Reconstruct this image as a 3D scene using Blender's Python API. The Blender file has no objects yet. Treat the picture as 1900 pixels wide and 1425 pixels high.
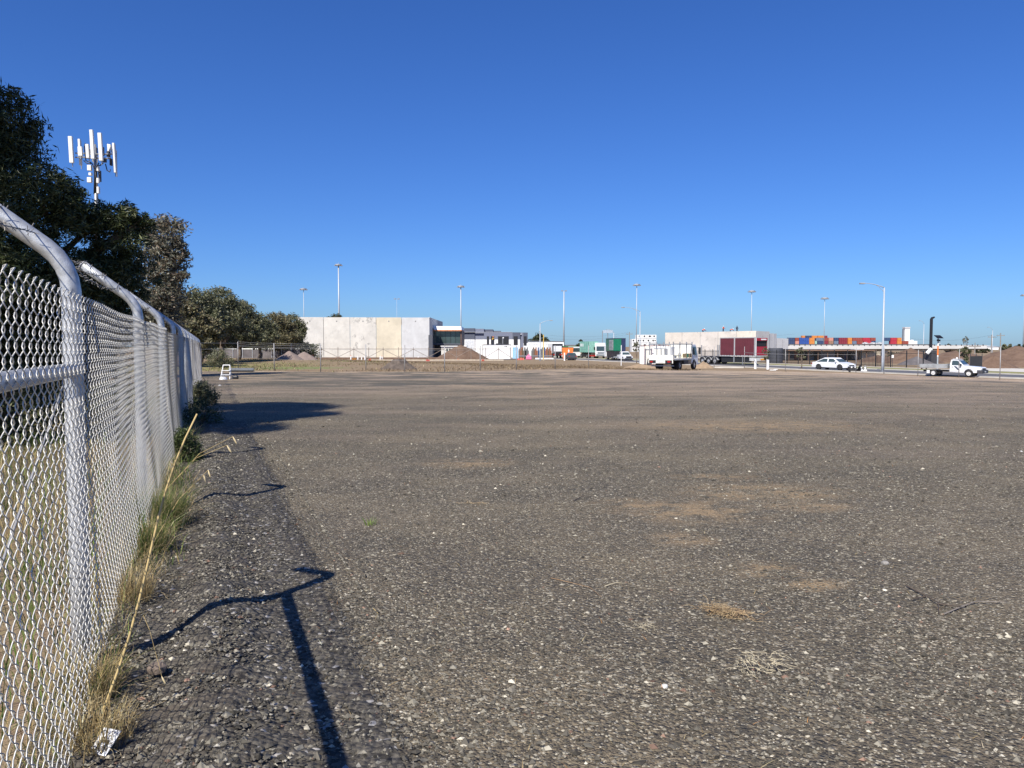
import bpy, bmesh, math, random
import numpy as np
from mathutils import Vector, Matrix, Euler
random.seed(7)
rng = np.random.default_rng(11)
R = math.radians
S = bpy.context.scene
C = S.collection

# ------------------------------------------------------------------ camera, sky, sun, exposure
CAM_H, F_PX, TILT = 1.6, 1427.0, R(2.788)
cam = bpy.data.cameras.new('camera'); camo = bpy.data.objects.new('camera', cam); C.objects.link(camo)
camo.location = (0, 0, CAM_H); camo.rotation_euler = (R(90) - TILT, 0, 0)
cam.sensor_width = 36; cam.lens = 36 * F_PX / 1900; cam.clip_start = .05; cam.clip_end = 20000
S.camera = camo
SUN_AZ, SUN_EL = (-.441, -.898), R(46.7)
W = bpy.data.worlds.new('World'); S.world = W; W.use_nodes = True
wn = W.node_tree; wn.nodes.clear()
wo = wn.nodes.new('ShaderNodeOutputWorld'); wb = wn.nodes.new('ShaderNodeBackground')
sk = wn.nodes.new('ShaderNodeTexSky'); sk.sky_type = 'NISHITA'; sk.sun_disc = False
sk.sun_elevation = SUN_EL; sk.sun_rotation = math.atan2(SUN_AZ[0], SUN_AZ[1])
sk.air_density = 1.0; sk.dust_density = .35; sk.ozone_density = 3.5; sk.altitude = 0
hs = wn.nodes.new('ShaderNodeHueSaturation'); hs.inputs['Saturation'].default_value = 1.12
ti = wn.nodes.new('ShaderNodeMix'); ti.data_type = 'RGBA'; ti.blend_type = 'MULTIPLY'; ti.inputs[0].default_value = 1   # clear deep blue air
ti.inputs[7].default_value = (.40, .62, 1.06, 1)
wn.links.new(sk.outputs[0], hs.inputs['Color']); wn.links.new(hs.outputs[0], ti.inputs[6]); wn.links.new(ti.outputs[2], wb.inputs[0])
wn.links.new(wb.outputs[0], wo.inputs[0])
wb.inputs[1].default_value = .086
sl = bpy.data.lights.new('sun', 'SUN'); sl.energy = 5.0; sl.angle = R(.53); sl.color = (1, .945, .86)
so = bpy.data.objects.new('sun', sl); C.objects.link(so)
Ldir = Vector((-SUN_AZ[0] * math.cos(SUN_EL), -SUN_AZ[1] * math.cos(SUN_EL), -math.sin(SUN_EL)))
so.rotation_euler = Ldir.to_track_quat('-Z', 'Y').to_euler(); so.location = (-20, -60, 60)
S.view_settings.view_transform = 'Standard'; S.view_settings.look = 'None'
S.view_settings.exposure = .5; S.view_settings.gamma = 1
S.render.engine = 'CYCLES'; S.cycles.max_bounces = 5

# ------------------------------------------------------------------ places
def zt(x, y):
    q = .6 * np.asarray(y, float) + .8 * np.asarray(x, float)
    t = np.clip((q - 30) / 48, 0, 1)
    return -1.15 * t * t * (3 - 2 * t)
def ray(px, py):
    u = (px - 950) / F_PX; v = (712.5 - py) / F_PX
    return Vector((u, math.cos(TILT) + v * math.sin(TILT), -math.sin(TILT) + v * math.cos(TILT)))
def at(px, py, d):                       # point on the sight line at distance d ahead
    r = ray(px, py); return Vector((0, 0, CAM_H)) + r * (d / r.y)
def G(px, py):                           # where the sight line meets the ground
    r = ray(px, py); d = 1.0
    while d < 3000:
        p = Vector((0, 0, CAM_H)) + r * (d / r.y)
        if p.z <= float(zt(p.x, p.y)): break
        d *= 1.01
    a, b = d / 1.01, d
    for _ in range(30):
        m = (a + b) / 2; p = Vector((0, 0, CAM_H)) + r * (m / r.y)
        if p.z <= float(zt(p.x, p.y)): b = m
        else: a = m
    return Vector((p.x, p.y, float(zt(p.x, p.y))))
def gd(px, d):                           # ground point in the direction px at distance d
    x = (px - 950) / F_PX * d
    return Vector((x, d, float(zt(x, d))))

# ------------------------------------------------------------------ materials
class NT:
    def __init__(s, name):
        s.m = bpy.data.materials.new(name); s.m.use_nodes = True
        s.t = s.m.node_tree; s.b = s.t.nodes['Principled BSDF']
    def n(s, typ, **kw):
        o = s.t.nodes.new('ShaderNode' + typ)
        for k, v in kw.items():
            if k in o.inputs: s.set(o.inputs[k], v)
            else: setattr(o, k, v)
        return o
    def set(s, inp, v):
        if isinstance(v, bpy.types.NodeSocket): s.t.links.new(v, inp)
        elif isinstance(v, tuple) and len(v) == 3 and inp.type == 'RGBA': inp.default_value = (*v, 1)
        else: inp.default_value = v
    def noise(s, vec, scale, detail=4, rough=.55, out=0):
        return s.n('TexNoise', Vector=vec, Scale=scale, Detail=float(detail), Roughness=rough).outputs[out]
    def ramp(s, f, a, b):
        return s.n('MapRange', Value=f, **{'From Min': a, 'From Max': b}).outputs[0]
    def math(s, op, a, b=0.0):
        o = s.n('Math', operation=op); s.set(o.inputs[0], a); s.set(o.inputs[1], b); return o.outputs[0]
    def mix(s, f, a, b, mode='MIX'):
        o = s.n('Mix', data_type='RGBA', blend_type=mode)
        s.set(o.inputs[0], f); s.set(o.inputs[6], a); s.set(o.inputs[7], b); return o.outputs[2]
    def pos(s, scale=None):
        p = s.n('NewGeometry').outputs['Position']
        if scale is None: return p
        o = s.n('VectorMath', operation='MULTIPLY'); s.set(o.inputs[0], p); o.inputs[1].default_value = scale
        return o.outputs[0]
    def obj(s): return s.n('TexCoord').outputs['Object']
    def bump(s, h, strength=.3, dist=.02):
        s.set(s.b.inputs['Normal'], s.n('Bump', Height=h, Strength=strength, Distance=dist).outputs[0])
    def spot(s, p, c, rx, ry):               # soft elliptical mask on the ground round c
        o = s.n('VectorMath', operation='SUBTRACT'); s.set(o.inputs[0], p); o.inputs[1].default_value = (c[0], c[1], 0)
        q = s.n('VectorMath', operation='MULTIPLY'); s.set(q.inputs[0], o.outputs[0]); q.inputs[1].default_value = (1 / rx, 1 / ry, 0)
        l = s.n('VectorMath', operation='LENGTH'); s.set(l.inputs[0], q.outputs[0])
        return s.ramp(l.outputs['Value'], 1.0, 0.25)

MC = {}
def M(name, col=None, rough=.6, metal=0.0, var=.25, scale=3.0, bump=0.0, spec=.5, dirt=0.0):
    if name in MC: return MC[name]
    k = NT(name); o = k.obj()
    f = k.ramp(k.noise(o, scale, 5), .3, .7)
    dark = tuple(c * (1 - var) for c in col); lite = tuple(min(1, c * (1 + var * .5)) for c in col)
    c = k.mix(f, dark, lite)
    if dirt:
        g = k.ramp(k.noise(o, scale * .6, 6, .7), .48, .75)
        c = k.mix(k.math('MULTIPLY', g, dirt), c, (.16, .12, .08))
    k.set(k.b.inputs['Base Color'], c)
    k.b.inputs['Roughness'].default_value = rough; k.b.inputs['Metallic'].default_value = metal
    k.b.inputs['Specular IOR Level'].default_value = spec
    if bump: k.bump(k.noise(o, scale * 8, 4), bump, .02)
    MC[name] = k.m; return k.m
def attr_mat(name, rough=.8, spec=.2, trans=0.0, nz=0.0):
    k = NT(name); a = k.n('Attribute', attribute_name='tone').outputs['Color']
    if nz: a = k.mix(nz, a, k.n('TexNoise', Vector=k.pos(), Scale=160.0, Detail=3.0).outputs['Color'], 'OVERLAY')
    k.set(k.b.inputs['Base Color'], a); k.b.inputs['Roughness'].default_value = rough
    k.b.inputs['Specular IOR Level'].default_value = spec
    if trans:
        tr = k.n('BsdfTranslucent', Color=a); mx = k.n('MixShader'); mx.inputs[0].default_value = trans
        k.t.links.new(k.b.outputs[0], mx.inputs[1]); k.t.links.new(tr.outputs[0], mx.inputs[2])
        k.t.links.new(mx.outputs[0], k.t.nodes['Material Output'].inputs[0])
    MC[name] = k.m; return k.m

# ------------------------------------------------------------------ mesh helpers
def tag(o, label=None, cat=None, group=None, kind=None):
    if label: o['label'] = label
    if cat: o['category'] = cat
    if group: o['group'] = group
    if kind: o['kind'] = kind
    return o
def link(name, me, mat=None, parent=None):
    o = bpy.data.objects.new(name, me); C.objects.link(o)
    if mat is not None: me.materials.append(mat.m if isinstance(mat, NT) else mat)
    if parent is not None: o.parent = parent
    return o
def thing(name, label, cat, loc=(0, 0, 0), rz=0.0, group=None):
    o = bpy.data.objects.new(name, None); C.objects.link(o); o.empty_display_size = .3
    o.location = loc; o.rotation_euler = (0, 0, rz)
    return tag(o, label, cat, group)
def npmesh(name, co, faces, mat, parent=None, tone=None, smooth=False):
    """co (n,3); faces (m,k) index array with k = 3 or 4; tone (n,3) per-vertex base colour"""
    me = bpy.data.meshes.new(name); co = np.ascontiguousarray(co, np.float32); faces = np.ascontiguousarray(faces, np.int32)
    m, k = faces.shape
    me.vertices.add(len(co)); me.vertices.foreach_set('co', co.ravel())
    me.loops.add(m * k); me.loops.foreach_set('vertex_index', faces.ravel())
    me.polygons.add(m); me.polygons.foreach_set('loop_start', np.arange(0, m * k, k, dtype=np.int32))
    me.polygons.foreach_set('loop_total', np.full(m, k, np.int32))
    me.polygons.foreach_set('use_smooth', np.full(m, smooth, bool))
    if tone is not None:
        a = me.color_attributes.new('tone', 'FLOAT_COLOR', 'POINT')
        t = np.ones((len(co), 4), np.float32); t[:, :3] = tone; a.data.foreach_set('color', t.ravel())
    me.update(calc_edges=True); me.validate()
    return link(name, me, mat, parent)
class MB:
    def __init__(s): s.v = []; s.f = []
    def add(s, vs, fs, m=None):
        b = len(s.v); s.v += [tuple(m @ Vector(v)) if m else tuple(v) for v in vs]
        s.f += [tuple(i + b for i in f) for f in fs]; return s
    def box(s, x0, x1, y0, y1, z0, z1, m=None):
        return s.add([(x0, y0, z0), (x1, y0, z0), (x1, y1, z0), (x0, y1, z0), (x0, y0, z1), (x1, y0, z1), (x1, y1, z1), (x0, y1, z1)],
                     [(3, 2, 1, 0), (4, 5, 6, 7), (0, 1, 5, 4), (1, 2, 6, 5), (2, 3, 7, 6), (3, 0, 4, 7)], m)
    def bar(s, a, b, w, h=None):            # square bar from a to b
        return s.tube([a, b], [w * .707, w * .707], 4)
    def tube(s, pts, r, n=8, cap=True):
        pts = [Vector(p) for p in pts]
        if not isinstance(r, (list, tuple)): r = [r] * len(pts)
        base = len(s.v); ref = None
        for i, p in enumerate(pts):
            t = (pts[min(i + 1, len(pts) - 1)] - pts[max(i - 1, 0)]).normalized()
            if ref is None: ref = t.orthogonal() if abs(t.z) < .95 else Vector((1, 0, 0))
            if n == 4 and abs(t.z) < .95: ref = Vector((0, 0, 1)).cross(t) + Vector((0, 0, .999)) if i == 0 else ref
            u = (ref - t * ref.dot(t)).normalized(); w = t.cross(u); ref = u
            for k in range(n):
                a = 2 * math.pi * (k + .0) / n
                s.v.append(tuple(p + (u * math.cos(a) + w * math.sin(a)) * r[i]))
        for i in range(len(pts) - 1):
            for k in range(n):
                a = base + i * n + k; b = base + i * n + (k + 1) % n
                s.f.append((a, b, b + n, a + n))
        if cap:
            s.f.append(tuple(base + k for k in reversed(range(n))))
            s.f.append(tuple(base + (len(pts) - 1) * n + k for k in range(n)))
        return s
    def prof(s, pts, hw, yo=0.0):           # side profile (x,z) given depth; hw(z) or number = half width
        h = hw if callable(hw) else (lambda x, z: hw)
        n = len(pts); b = len(s.v)
        s.v += [(x, yo - h(x, z), z) for x, z in pts] + [(x, yo + h(x, z), z) for x, z in pts]
        s.f.append(tuple(b + i for i in range(n))); s.f.append(tuple(b + n + i for i in reversed(range(n))))
        for i in range(n):
            j = (i + 1) % n; s.f.append((b + j, b + i, b + n + i, b + n + j))
        return s
    def disc(s, c, r, axis='y', w=.1, n=20, r2=None):
        c = Vector(c); d = {'x': Vector((1, 0, 0)), 'y': Vector((0, 1, 0)), 'z': Vector((0, 0, 1))}[axis] * (w / 2)
        return s.tube([c - d, c + d], [r, r2 if r2 is not None else r], n)
    def build(s, name, mat, parent=None, bevel=0.0, smooth=False):
        me = bpy.data.meshes.new(name); me.from_pydata(s.v, [], s.f)
        bm = bmesh.new(); bm.from_mesh(me); bmesh.ops.recalc_face_normals(bm, faces=bm.faces)
        bm.to_mesh(me); bm.free()
        if smooth:
            for p in me.polygons: p.use_smooth = True
        o = link(name, me, mat, parent)
        if bevel:
            b = o.modifiers.new('edge', 'BEVEL'); b.width = bevel; b.segments = 2; b.limit_method = 'ANGLE'; b.angle_limit = R(35)
        return o
def copy_tree(o, parent=None):
    c = o.copy(); C.objects.link(c)
    if parent is not None: c.parent = parent
    for ch in list(o.children): copy_tree(ch, c)
    return c
def vnoise(p, seed=0):                      # cheap smooth value noise, p (n,k) with k = 2 or 3
    p = np.asarray(p, float); i = np.floor(p).astype(int); f = p - i; f = f * f * (3 - 2 * f)
    k = p.shape[1]; out = np.zeros(len(p))
    for c in range(2 ** k):
        w = np.ones(len(p)); h = np.full(len(p), seed * 374761393, np.int64)
        for a in range(k):
            bit = (c >> a) & 1
            w *= f[:, a] if bit else 1 - f[:, a]
            h = h * 31 + (i[:, a] + bit) * (668265263 + 97 * a); h ^= (h >> 13)
        h = (h * 1274126177) & 0x7fffffff; h ^= h >> 15
        out += w * ((h & 0xffff) / 65535.0)
    return out
def fbm(p, oct=4, seed=0):
    p = np.asarray(p, float); a = .5; o = np.zeros(len(p))
    for k in range(oct): o += a * vnoise(p * 2 ** k, seed + k); a *= .5
    return o
def grid_mesh(name, P, mat, parent=None, smooth=True):   # P (rows, cols, 3)
    r, c, _ = P.shape; i = np.arange(r * c).reshape(r, c)
    f = np.stack([i[:-1, :-1], i[:-1, 1:], i[1:, 1:], i[1:, :-1]], -1).reshape(-1, 4)
    return npmesh(name, P.reshape(-1, 3), f, mat, parent, smooth=smooth)

# ------------------------------------------------------------------ fence frame (left boundary)
FD = Vector((-.365, .931, 0)).normalized(); FN = Vector((FD.y, -FD.x, 0)); FO = Vector((-.65, 0, 0))
def fp(s, n=0.0, z=0.0): return FO + FD * s + FN * n + Vector((0, 0, z))
RD = Vector((-.31, .95, 0)).normalized(); RN = Vector((RD.y, -RD.x, 0))       # the street beyond

# ================================================================== GROUND
def gravel_material():
    k = NT('crushed_asphalt'); p = k.pos(); ps = k.pos((.35, 1.0, 1.0))
    big = k.noise(ps, .22, 5, .6); mid = k.noise(p, 1.3, 6, .65)
    v1 = k.n('TexVoronoi', Vector=p, Scale=95.0); v2 = k.n('TexVoronoi', Vector=p, Scale=42.0)
    g1 = k.n('SeparateColor', Color=v1.outputs['Color']); g2 = k.n('SeparateColor', Color=v2.outputs['Color'])
    a = k.mix(k.ramp(big, .35, .68), (.088, .077, .068), (.135, .118, .102))
    a = k.mix(k.ramp(mid, .35, .7), a, (.104, .092, .080))
    comp = k.ramp(k.noise(k.pos((.6, .85, 1)), .6, 6, .68), .44, .60)
    a = k.mix(k.math('MULTIPLY', comp, .7), a, (.165, .142, .116))
    st = k.math('MULTIPLY', k.ramp(g1.outputs[0], 0, 1), 1.0)
    a = k.mix(.85, a, k.mix(st, (.22, .22, .22), (.82, .81, .78)), 'OVERLAY')
    a = k.mix(k.math('MULTIPLY', k.math('GREATER_THAN', g2.outputs[0], .72), k.math('SUBTRACT', 1.0, k.math('MULTIPLY', comp, .7))), a, k.mix(g2.outputs[1], (.045, .042, .040), (.10, .093, .088)))
    a = k.mix(k.math('MULTIPLY', k.math('GREATER_THAN', g1.outputs[1], .93), .8), a, (.42, .40, .37))
    a = k.mix(k.math('MULTIPLY', k.math('GREATER_THAN', g2.outputs[2], .978), .75), a, (.40, .37, .33))
    # dusty brown sweep towards the far edge, darker bitumen sweep on the left, patches of bare clay
    sep = k.n('SeparateXYZ', Vector=p)
    q = k.math('ADD', sep.outputs[1], k.math('MULTIPLY', sep.outputs[0], .30))
    wob = k.math('MULTIPLY', k.math('SUBTRACT', k.noise(k.pos((.12, .5, 1)), 1.0, 6, .7), .5), 34.0)
    qq = k.math('ADD', q, wob)
    st2 = k.noise(k.pos((.30, .62, 1)), 1.15, 9, .76); st3 = k.noise(k.pos((.11, .50, 1)), .50, 8, .72)
    dust = k.math('MULTIPLY', k.ramp(qq, 12, 34), k.ramp(k.math('ADD', k.math('MULTIPLY', st2, .5), k.math('MULTIPLY', st3, .5)), .43, .56))
    a = k.mix(k.math('MULTIPLY', dust, .85), a, (.31, .25, .215))
    d2 = k.math('MULTIPLY', k.ramp(qq, 38, 54), k.ramp(st2, .38, .56))
    a = k.mix(k.math('MULTIPLY', d2, .9), a, (.46, .365, .315))
    for (cc, rx, ry, lo) in [((-9, 43), 19, 11, .44), ((10, 47), 17, 5.5, .45), ((13, 67), 18, 5, .42), ((-3, 56), 15, 4.5, .46), ((30, 32), 14, 5, .47), ((-6, 33), 12, 3, .47), ((20, 40), 14, 3.5, .47)]:
        dk = k.math('MULTIPLY', k.spot(p, cc, rx, ry), k.ramp(st2, lo + .10, lo - .04))
        a = k.mix(k.math('MULTIPLY', k.ramp(dk, .05, .45), .85), a, (.098, .094, .090))
    for (cx, cy, rad) in [(34, -6, 47), (-30, 8, 41), (48, 70, 52), (10, -40, 62), (-60, 40, 66)]:      # compacted wheel tracks
        for o_ in (0, 1.75):
            dd = k.n('VectorMath', operation='DISTANCE'); k.set(dd.inputs[0], p); dd.inputs[1].default_value = (cx, cy, 0)
            e = k.math('ABSOLUTE', k.math('SUBTRACT', k.math('ADD', dd.outputs['Value'], k.math('MULTIPLY', k.noise(p, .35, 3), .8)), rad + o_))
            tr_ = k.math('MULTIPLY', k.ramp(e, .30, .10), k.ramp(k.noise(k.pos(), .28, 4, .6), .42, .60))
            a = k.mix(k.math('MULTIPLY', tr_, .42), a, (.085, .078, .072) if rad % 2 else (.21, .18, .15))
    clay = None
    for (px, py, rx, ry) in [(1285, 948, 1.0, .75), (1270, 1000, .35, .35), (1420, 915, 1.2, .8), (1190, 935, .6, .4), (1500, 940, .6, .35),
                             (1430, 1060, .35, .3), (1400, 790, 3.5, 1.6), (870, 860, .8, .6), (1330, 885, .7, .35), (1510, 1085, .3, .2)]:
        c = G(px, py); m = k.spot(p, c, rx, ry); clay = m if clay is None else k.math('MAXIMUM', clay, m)
    nz = k.math('MULTIPLY', k.ramp(k.noise(k.pos((.8, 1.2, 1)), 3.0, 9, .78), .43, .57), k.math('ADD', .55, k.math('MULTIPLY', st, .45)))
    a = k.mix(k.math('MULTIPLY', k.math('MULTIPLY', clay, nz), .95), a, (.33, .245, .165))
    a = k.mix(1.0, a, k.mix(k.ramp(k.noise(k.pos((.5, .35, 1)), .16, 4, .6), .38, .62), (.96, .92, .78), (1.08, 1.02, .80)), 'MULTIPLY')
    k.set(k.b.inputs['Base Color'], a); k.b.inputs['Roughness'].default_value = .85
    k.b.inputs['Specular IOR Level'].default_value = .25
    h = k.math('ADD', k.math('MULTIPLY', v2.outputs['Distance'], -1.0), k.math('MULTIPLY', v1.outputs['Distance'], -.5))
    h = k.math('ADD', h, k.math('MULTIPLY', k.noise(p, 14, 4), .6))
    k.bump(h, 1.0, .016)
    MC['gravel'] = k.m; return k.m
GRAVEL = gravel_material()
def field_material():
    k = NT('dry_field'); p = k.pos()
    n1 = k.noise(k.pos((.25, 1, 1)), .35, 7, .7); n2 = k.noise(p, 3.2, 6, .7)
    a = k.mix(k.ramp(n1, .38, .62), (.235, .175, .12), (.20, .135, .09))
    a = k.mix(k.ramp(n2, .42, .68), a, (.26, .21, .12))
    gr = k.math('MULTIPLY', k.spot(p, (-27, 62), 13, 24), k.ramp(k.noise(k.pos((.3, 1, 1)), .9, 6, .7), .36, .56))
    a = k.mix(gr, a, (.23, .21, .085))
    gr2 = k.math('MULTIPLY', k.spot(p, G(550, 682), 5, 5), k.ramp(k.noise(p, 1.6, 6, .7), .42, .55))
    a = k.mix(gr2, a, (.13, .21, .06))
    gr3 = k.math('MULTIPLY', k.spot(p, (5, 85), 30, 20), k.ramp(k.noise(k.pos((.3, 1, 1)), .7, 6, .7), .42, .6))
    a = k.mix(k.math('MULTIPLY', gr3, .35), a, (.20, .18, .09))
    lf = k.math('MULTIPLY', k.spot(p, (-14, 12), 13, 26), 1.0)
    a = k.mix(lf, a, k.mix(k.ramp(n2, .4, .6), (.05, .055, .02), (.13, .10, .05)))  # ground darkened here to paint the shade in gaps between the grass
    k.set(k.b.inputs['Base Color'], a); k.b.inputs['Roughness'].default_value = .95
    k.b.inputs['Specular IOR Level'].default_value = .1
    k.bump(n2, .6, .08); return k.m
FIELD = field_material()

def axis(*seg):
    out = []
    for a, b, n in seg: out += list(np.linspace(a, b, n, endpoint=False))
    return np.array(out + [seg[-1][1]])
xs = axis((-4000, -400, 12), (-400, -80, 32), (-80, 120, 100), (120, 400, 28), (400, 4000, 12))
ys = axis((-60, -4, 8), (-4, 200, 102), (200, 500, 30), (500, 6500, 20))
XX, YY = np.meshgrid(xs, ys)
tag(grid_mesh('terrain', np.stack([XX, YY, zt(XX, YY) - .035], -1), FIELD), kind='structure')
# yard: from the left fence to its far and right edge
EDGE = [G(px, py) for px, py in [(400, 689), (505, 688.5), (600, 690.5), (700, 689.5), (800, 690), (900, 688.5), (1000, 686), (1100, 684.5), (1180, 686.5), (1300, 687),
                                 (1440, 689), (1560, 692), (1640, 694.5), (1700, 698), (1780, 700), (1855, 705), (1960, 709)]]
EX = [e.x for e in EDGE] + [60]; EY = [e.y for e in EDGE] + [30]
cols = np.concatenate([np.arange(-21.5, 14, .4), np.arange(14, 60, .8)])
rows = 110; P = np.zeros((rows, len(cols), 3))
for j, x in enumerate(cols):
    y0 = max(-4.0, (-x - .65 - .05) / .392); y1 = np.interp(x, EX, EY) + .5 * math.sin(x * 1.7) * .6 + .35 * math.sin(x * 4.1)
    y1 = max(y1, y0 + .05); t = np.linspace(0, 1, rows) ** 1.6
    P[:, j, 0] = x; P[:, j, 1] = y0 + (y1 - y0) * t; P[:, j, 2] = zt(x, P[:, j, 1]) + .0
yard = tag(grid_mesh('gravel_yard', P, GRAVEL), kind='structure')
# rough windrow of coarser material along the fence foot
def ridge(s, n):
    h = .075 * np.exp(-((n - .62) / .22) ** 2) + .04 * np.exp(-((n - .1) / .14) ** 2)
    return h * (.65 + .7 * vnoise(np.stack([s * .9, n * 0 + 3], -1), 5))
ss = np.concatenate([np.arange(-2, 9, .035), np.arange(9, 20, .09)]); nn = np.arange(-.1, 1.32, .035)
SS, NN = np.meshgrid(ss, nn); s1, n1 = SS.ravel(), NN.ravel()
hh = ridge(s1, n1) + (.05 * (fbm(np.stack([s1 * 9, n1 * 9], -1), 4, 9) - .47)) * np.clip((1.3 - n1) / .5, 0, 1)
hh = np.where(n1 > 1.27, -.02, hh + .004)
hh *= np.clip((20.5 - s1) / 4, 0, 1); hh -= .03 * np.clip((s1 - 17) / 3, 0, 1)
PP = np.array(FO)[None] + s1[:, None] * np.array(FD)[None] + n1[:, None] * np.array(FN)[None]; PP[:, 2] = hh
WIND = NT('coarse_windrow')
def _w(k):
    p = k.pos(); v = k.n('TexVoronoi', Vector=p, Scale=38.0); g = k.n('SeparateColor', Color=v.outputs['Color'])
    a = k.mix(g.outputs[0], (.036, .032, .027), (.135, .120, .096)); a = k.mix(k.math('GREATER_THAN', g.outputs[1], .965), a, (.35, .33, .30))
    a = k.mix(k.ramp(k.noise(p, 1.1, 6, .7), .5, .72), a, (.095, .078, .06))
    k.set(k.b.inputs['Base Color'], a); k.b.inputs['Roughness'].default_value = .9; k.b.inputs['Specular IOR Level'].default_value = .25
    k.bump(k.math('ADD', k.math('MULTIPLY', v.outputs['Distance'], -1.0), k.noise(p, 30, 4)), 1.0, .015)
_w(WIND)
tag(grid_mesh('gravel_windrow', PP.reshape(len(nn), len(ss), 3), WIND.m, smooth=False), kind='structure')

def strip(name, a, b, z, mat, y0, y1, step=2.0):      # sheet between two lines parallel to the street, offsets a..b from RP
    t = np.arange(y0, y1, step); o = np.linspace(a, b, 6); P = np.zeros((len(o), len(t), 3))
    for i, oo in enumerate(o):
        P[i, :, 0] = RP.x + RN.x * oo + RD.x * t; P[i, :, 1] = RP.y + RN.y * oo + RD.y * t
    P[:, :, 2] = zt(P[:, :, 0], P[:, :, 1]) + z
    return tag(grid_mesh(name, P, mat), kind='structure')
RP = G(1640, 693.0)
ASPH = M('street_asphalt', (.105, .103, .105), .8, var=.25, scale=.6, bump=.2)
CONC = M('pale_concrete', (.52, .49, .43), .85, var=.15, scale=.8, bump=.1)
VERGE = NT('mown_verge')
def _v(k):
    p = k.pos(); k.set(k.b.inputs['Base Color'], k.mix(k.ramp(k.noise(p, 1.2, 6, .7), .35, .65), (.17, .185, .05), (.27, .235, .10))); k.b.inputs['Roughness'].default_value = .95
_v(VERGE)
strip('street', .8, 9.6, .0, ASPH, -60, 190)
def kerb(name, off, w=.3, h=.10):
    m = MB(); t = np.arange(-60, 190, 4.0)
    for i in range(len(t) - 1):
        q = [RP + RN * o + RD * tt for tt in (t[i], t[i + 1] - .02) for o in (off, off + w)]
        zz = [float(zt(v.x, v.y)) for v in q]
        vs = [(v.x, v.y, z - .1) for v, z in zip(q, zz)] + [(v.x, v.y, z + h) for v, z in zip(q, zz)]
        m.add(vs, [(0, 1, 3, 2), (4, 6, 7, 5), (0, 4, 5, 1), (1, 5, 7, 3), (3, 7, 6, 2), (2, 6, 4, 0)])
    return tag(m.build(name, CONC), kind='structure')
kerb('kerb', 9.6); kerb('kerb', .5)
strip('grass_verge', 9.9, 15.5, .06, VERGE, -60, 190)
strip('footpath', 15.5, 17.2, .075, CONC, -60, 190)
def patch(name, pix, z, mat):
    bm = bmesh.new(); bm.faces.new([bm.verts.new((g.x, g.y, 0)) for g in [G(*q) for q in pix]])
    bmesh.ops.triangulate(bm, faces=bm.faces[:])
    for _ in range(3): bmesh.ops.subdivide_edges(bm, edges=bm.edges[:], cuts=1)
    for v in bm.verts: v.co.z = float(zt(v.co.x, v.co.y)) + z
    me = bpy.data.meshes.new(name); bm.to_mesh(me); bm.free(); return tag(link(name, me, mat), kind='structure')
patch('driveway', [(1826, 692), (1990, 697), (1990, 688), (1818, 682)], .05, CONC)

# ================================================================== LEFT CHAIN LINK FENCE
GALV = M('galvanised', (.55, .56, .56), .48, .5, var=.34, scale=22, spec=.5, bump=.12)
GALVD = M('galvanised_dull', (.34, .335, .33), .6, .25, var=.25, scale=10)
WIRE = M('galvanised_wire', (.62, .60, .545), .42, .3, var=.15, scale=5)
BARB = M('barbed_wire_steel', (.16, .15, .14), .55, .5, var=.2)
fence = thing('chain_link_fence', 'galvanised chain link security fence with outward bent posts along the gravel yard', 'fence', fp(3.94))
FL = -Vector(fp(3.94))                                      # parts are given in world space, shifted to the fence's base
SP, NPOST = 3.6, 15
def bulge(s, z):
    far = np.clip((s - 9) / 8, 0, 1)
    b = (.014 + .06 * far) * np.sin(s * 1.9 + .6) * (1 - z / 2.3) + (.016 + .07 * far) * (vnoise(np.stack([s * .8, z * .9], -1), 3) - .5) * 2
    return b + .07 * np.clip(1 - z / 1.1, 0, 1) * (.4 + vnoise(np.stack([s * .5, z * 0 + 1], -1), 8))
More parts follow.
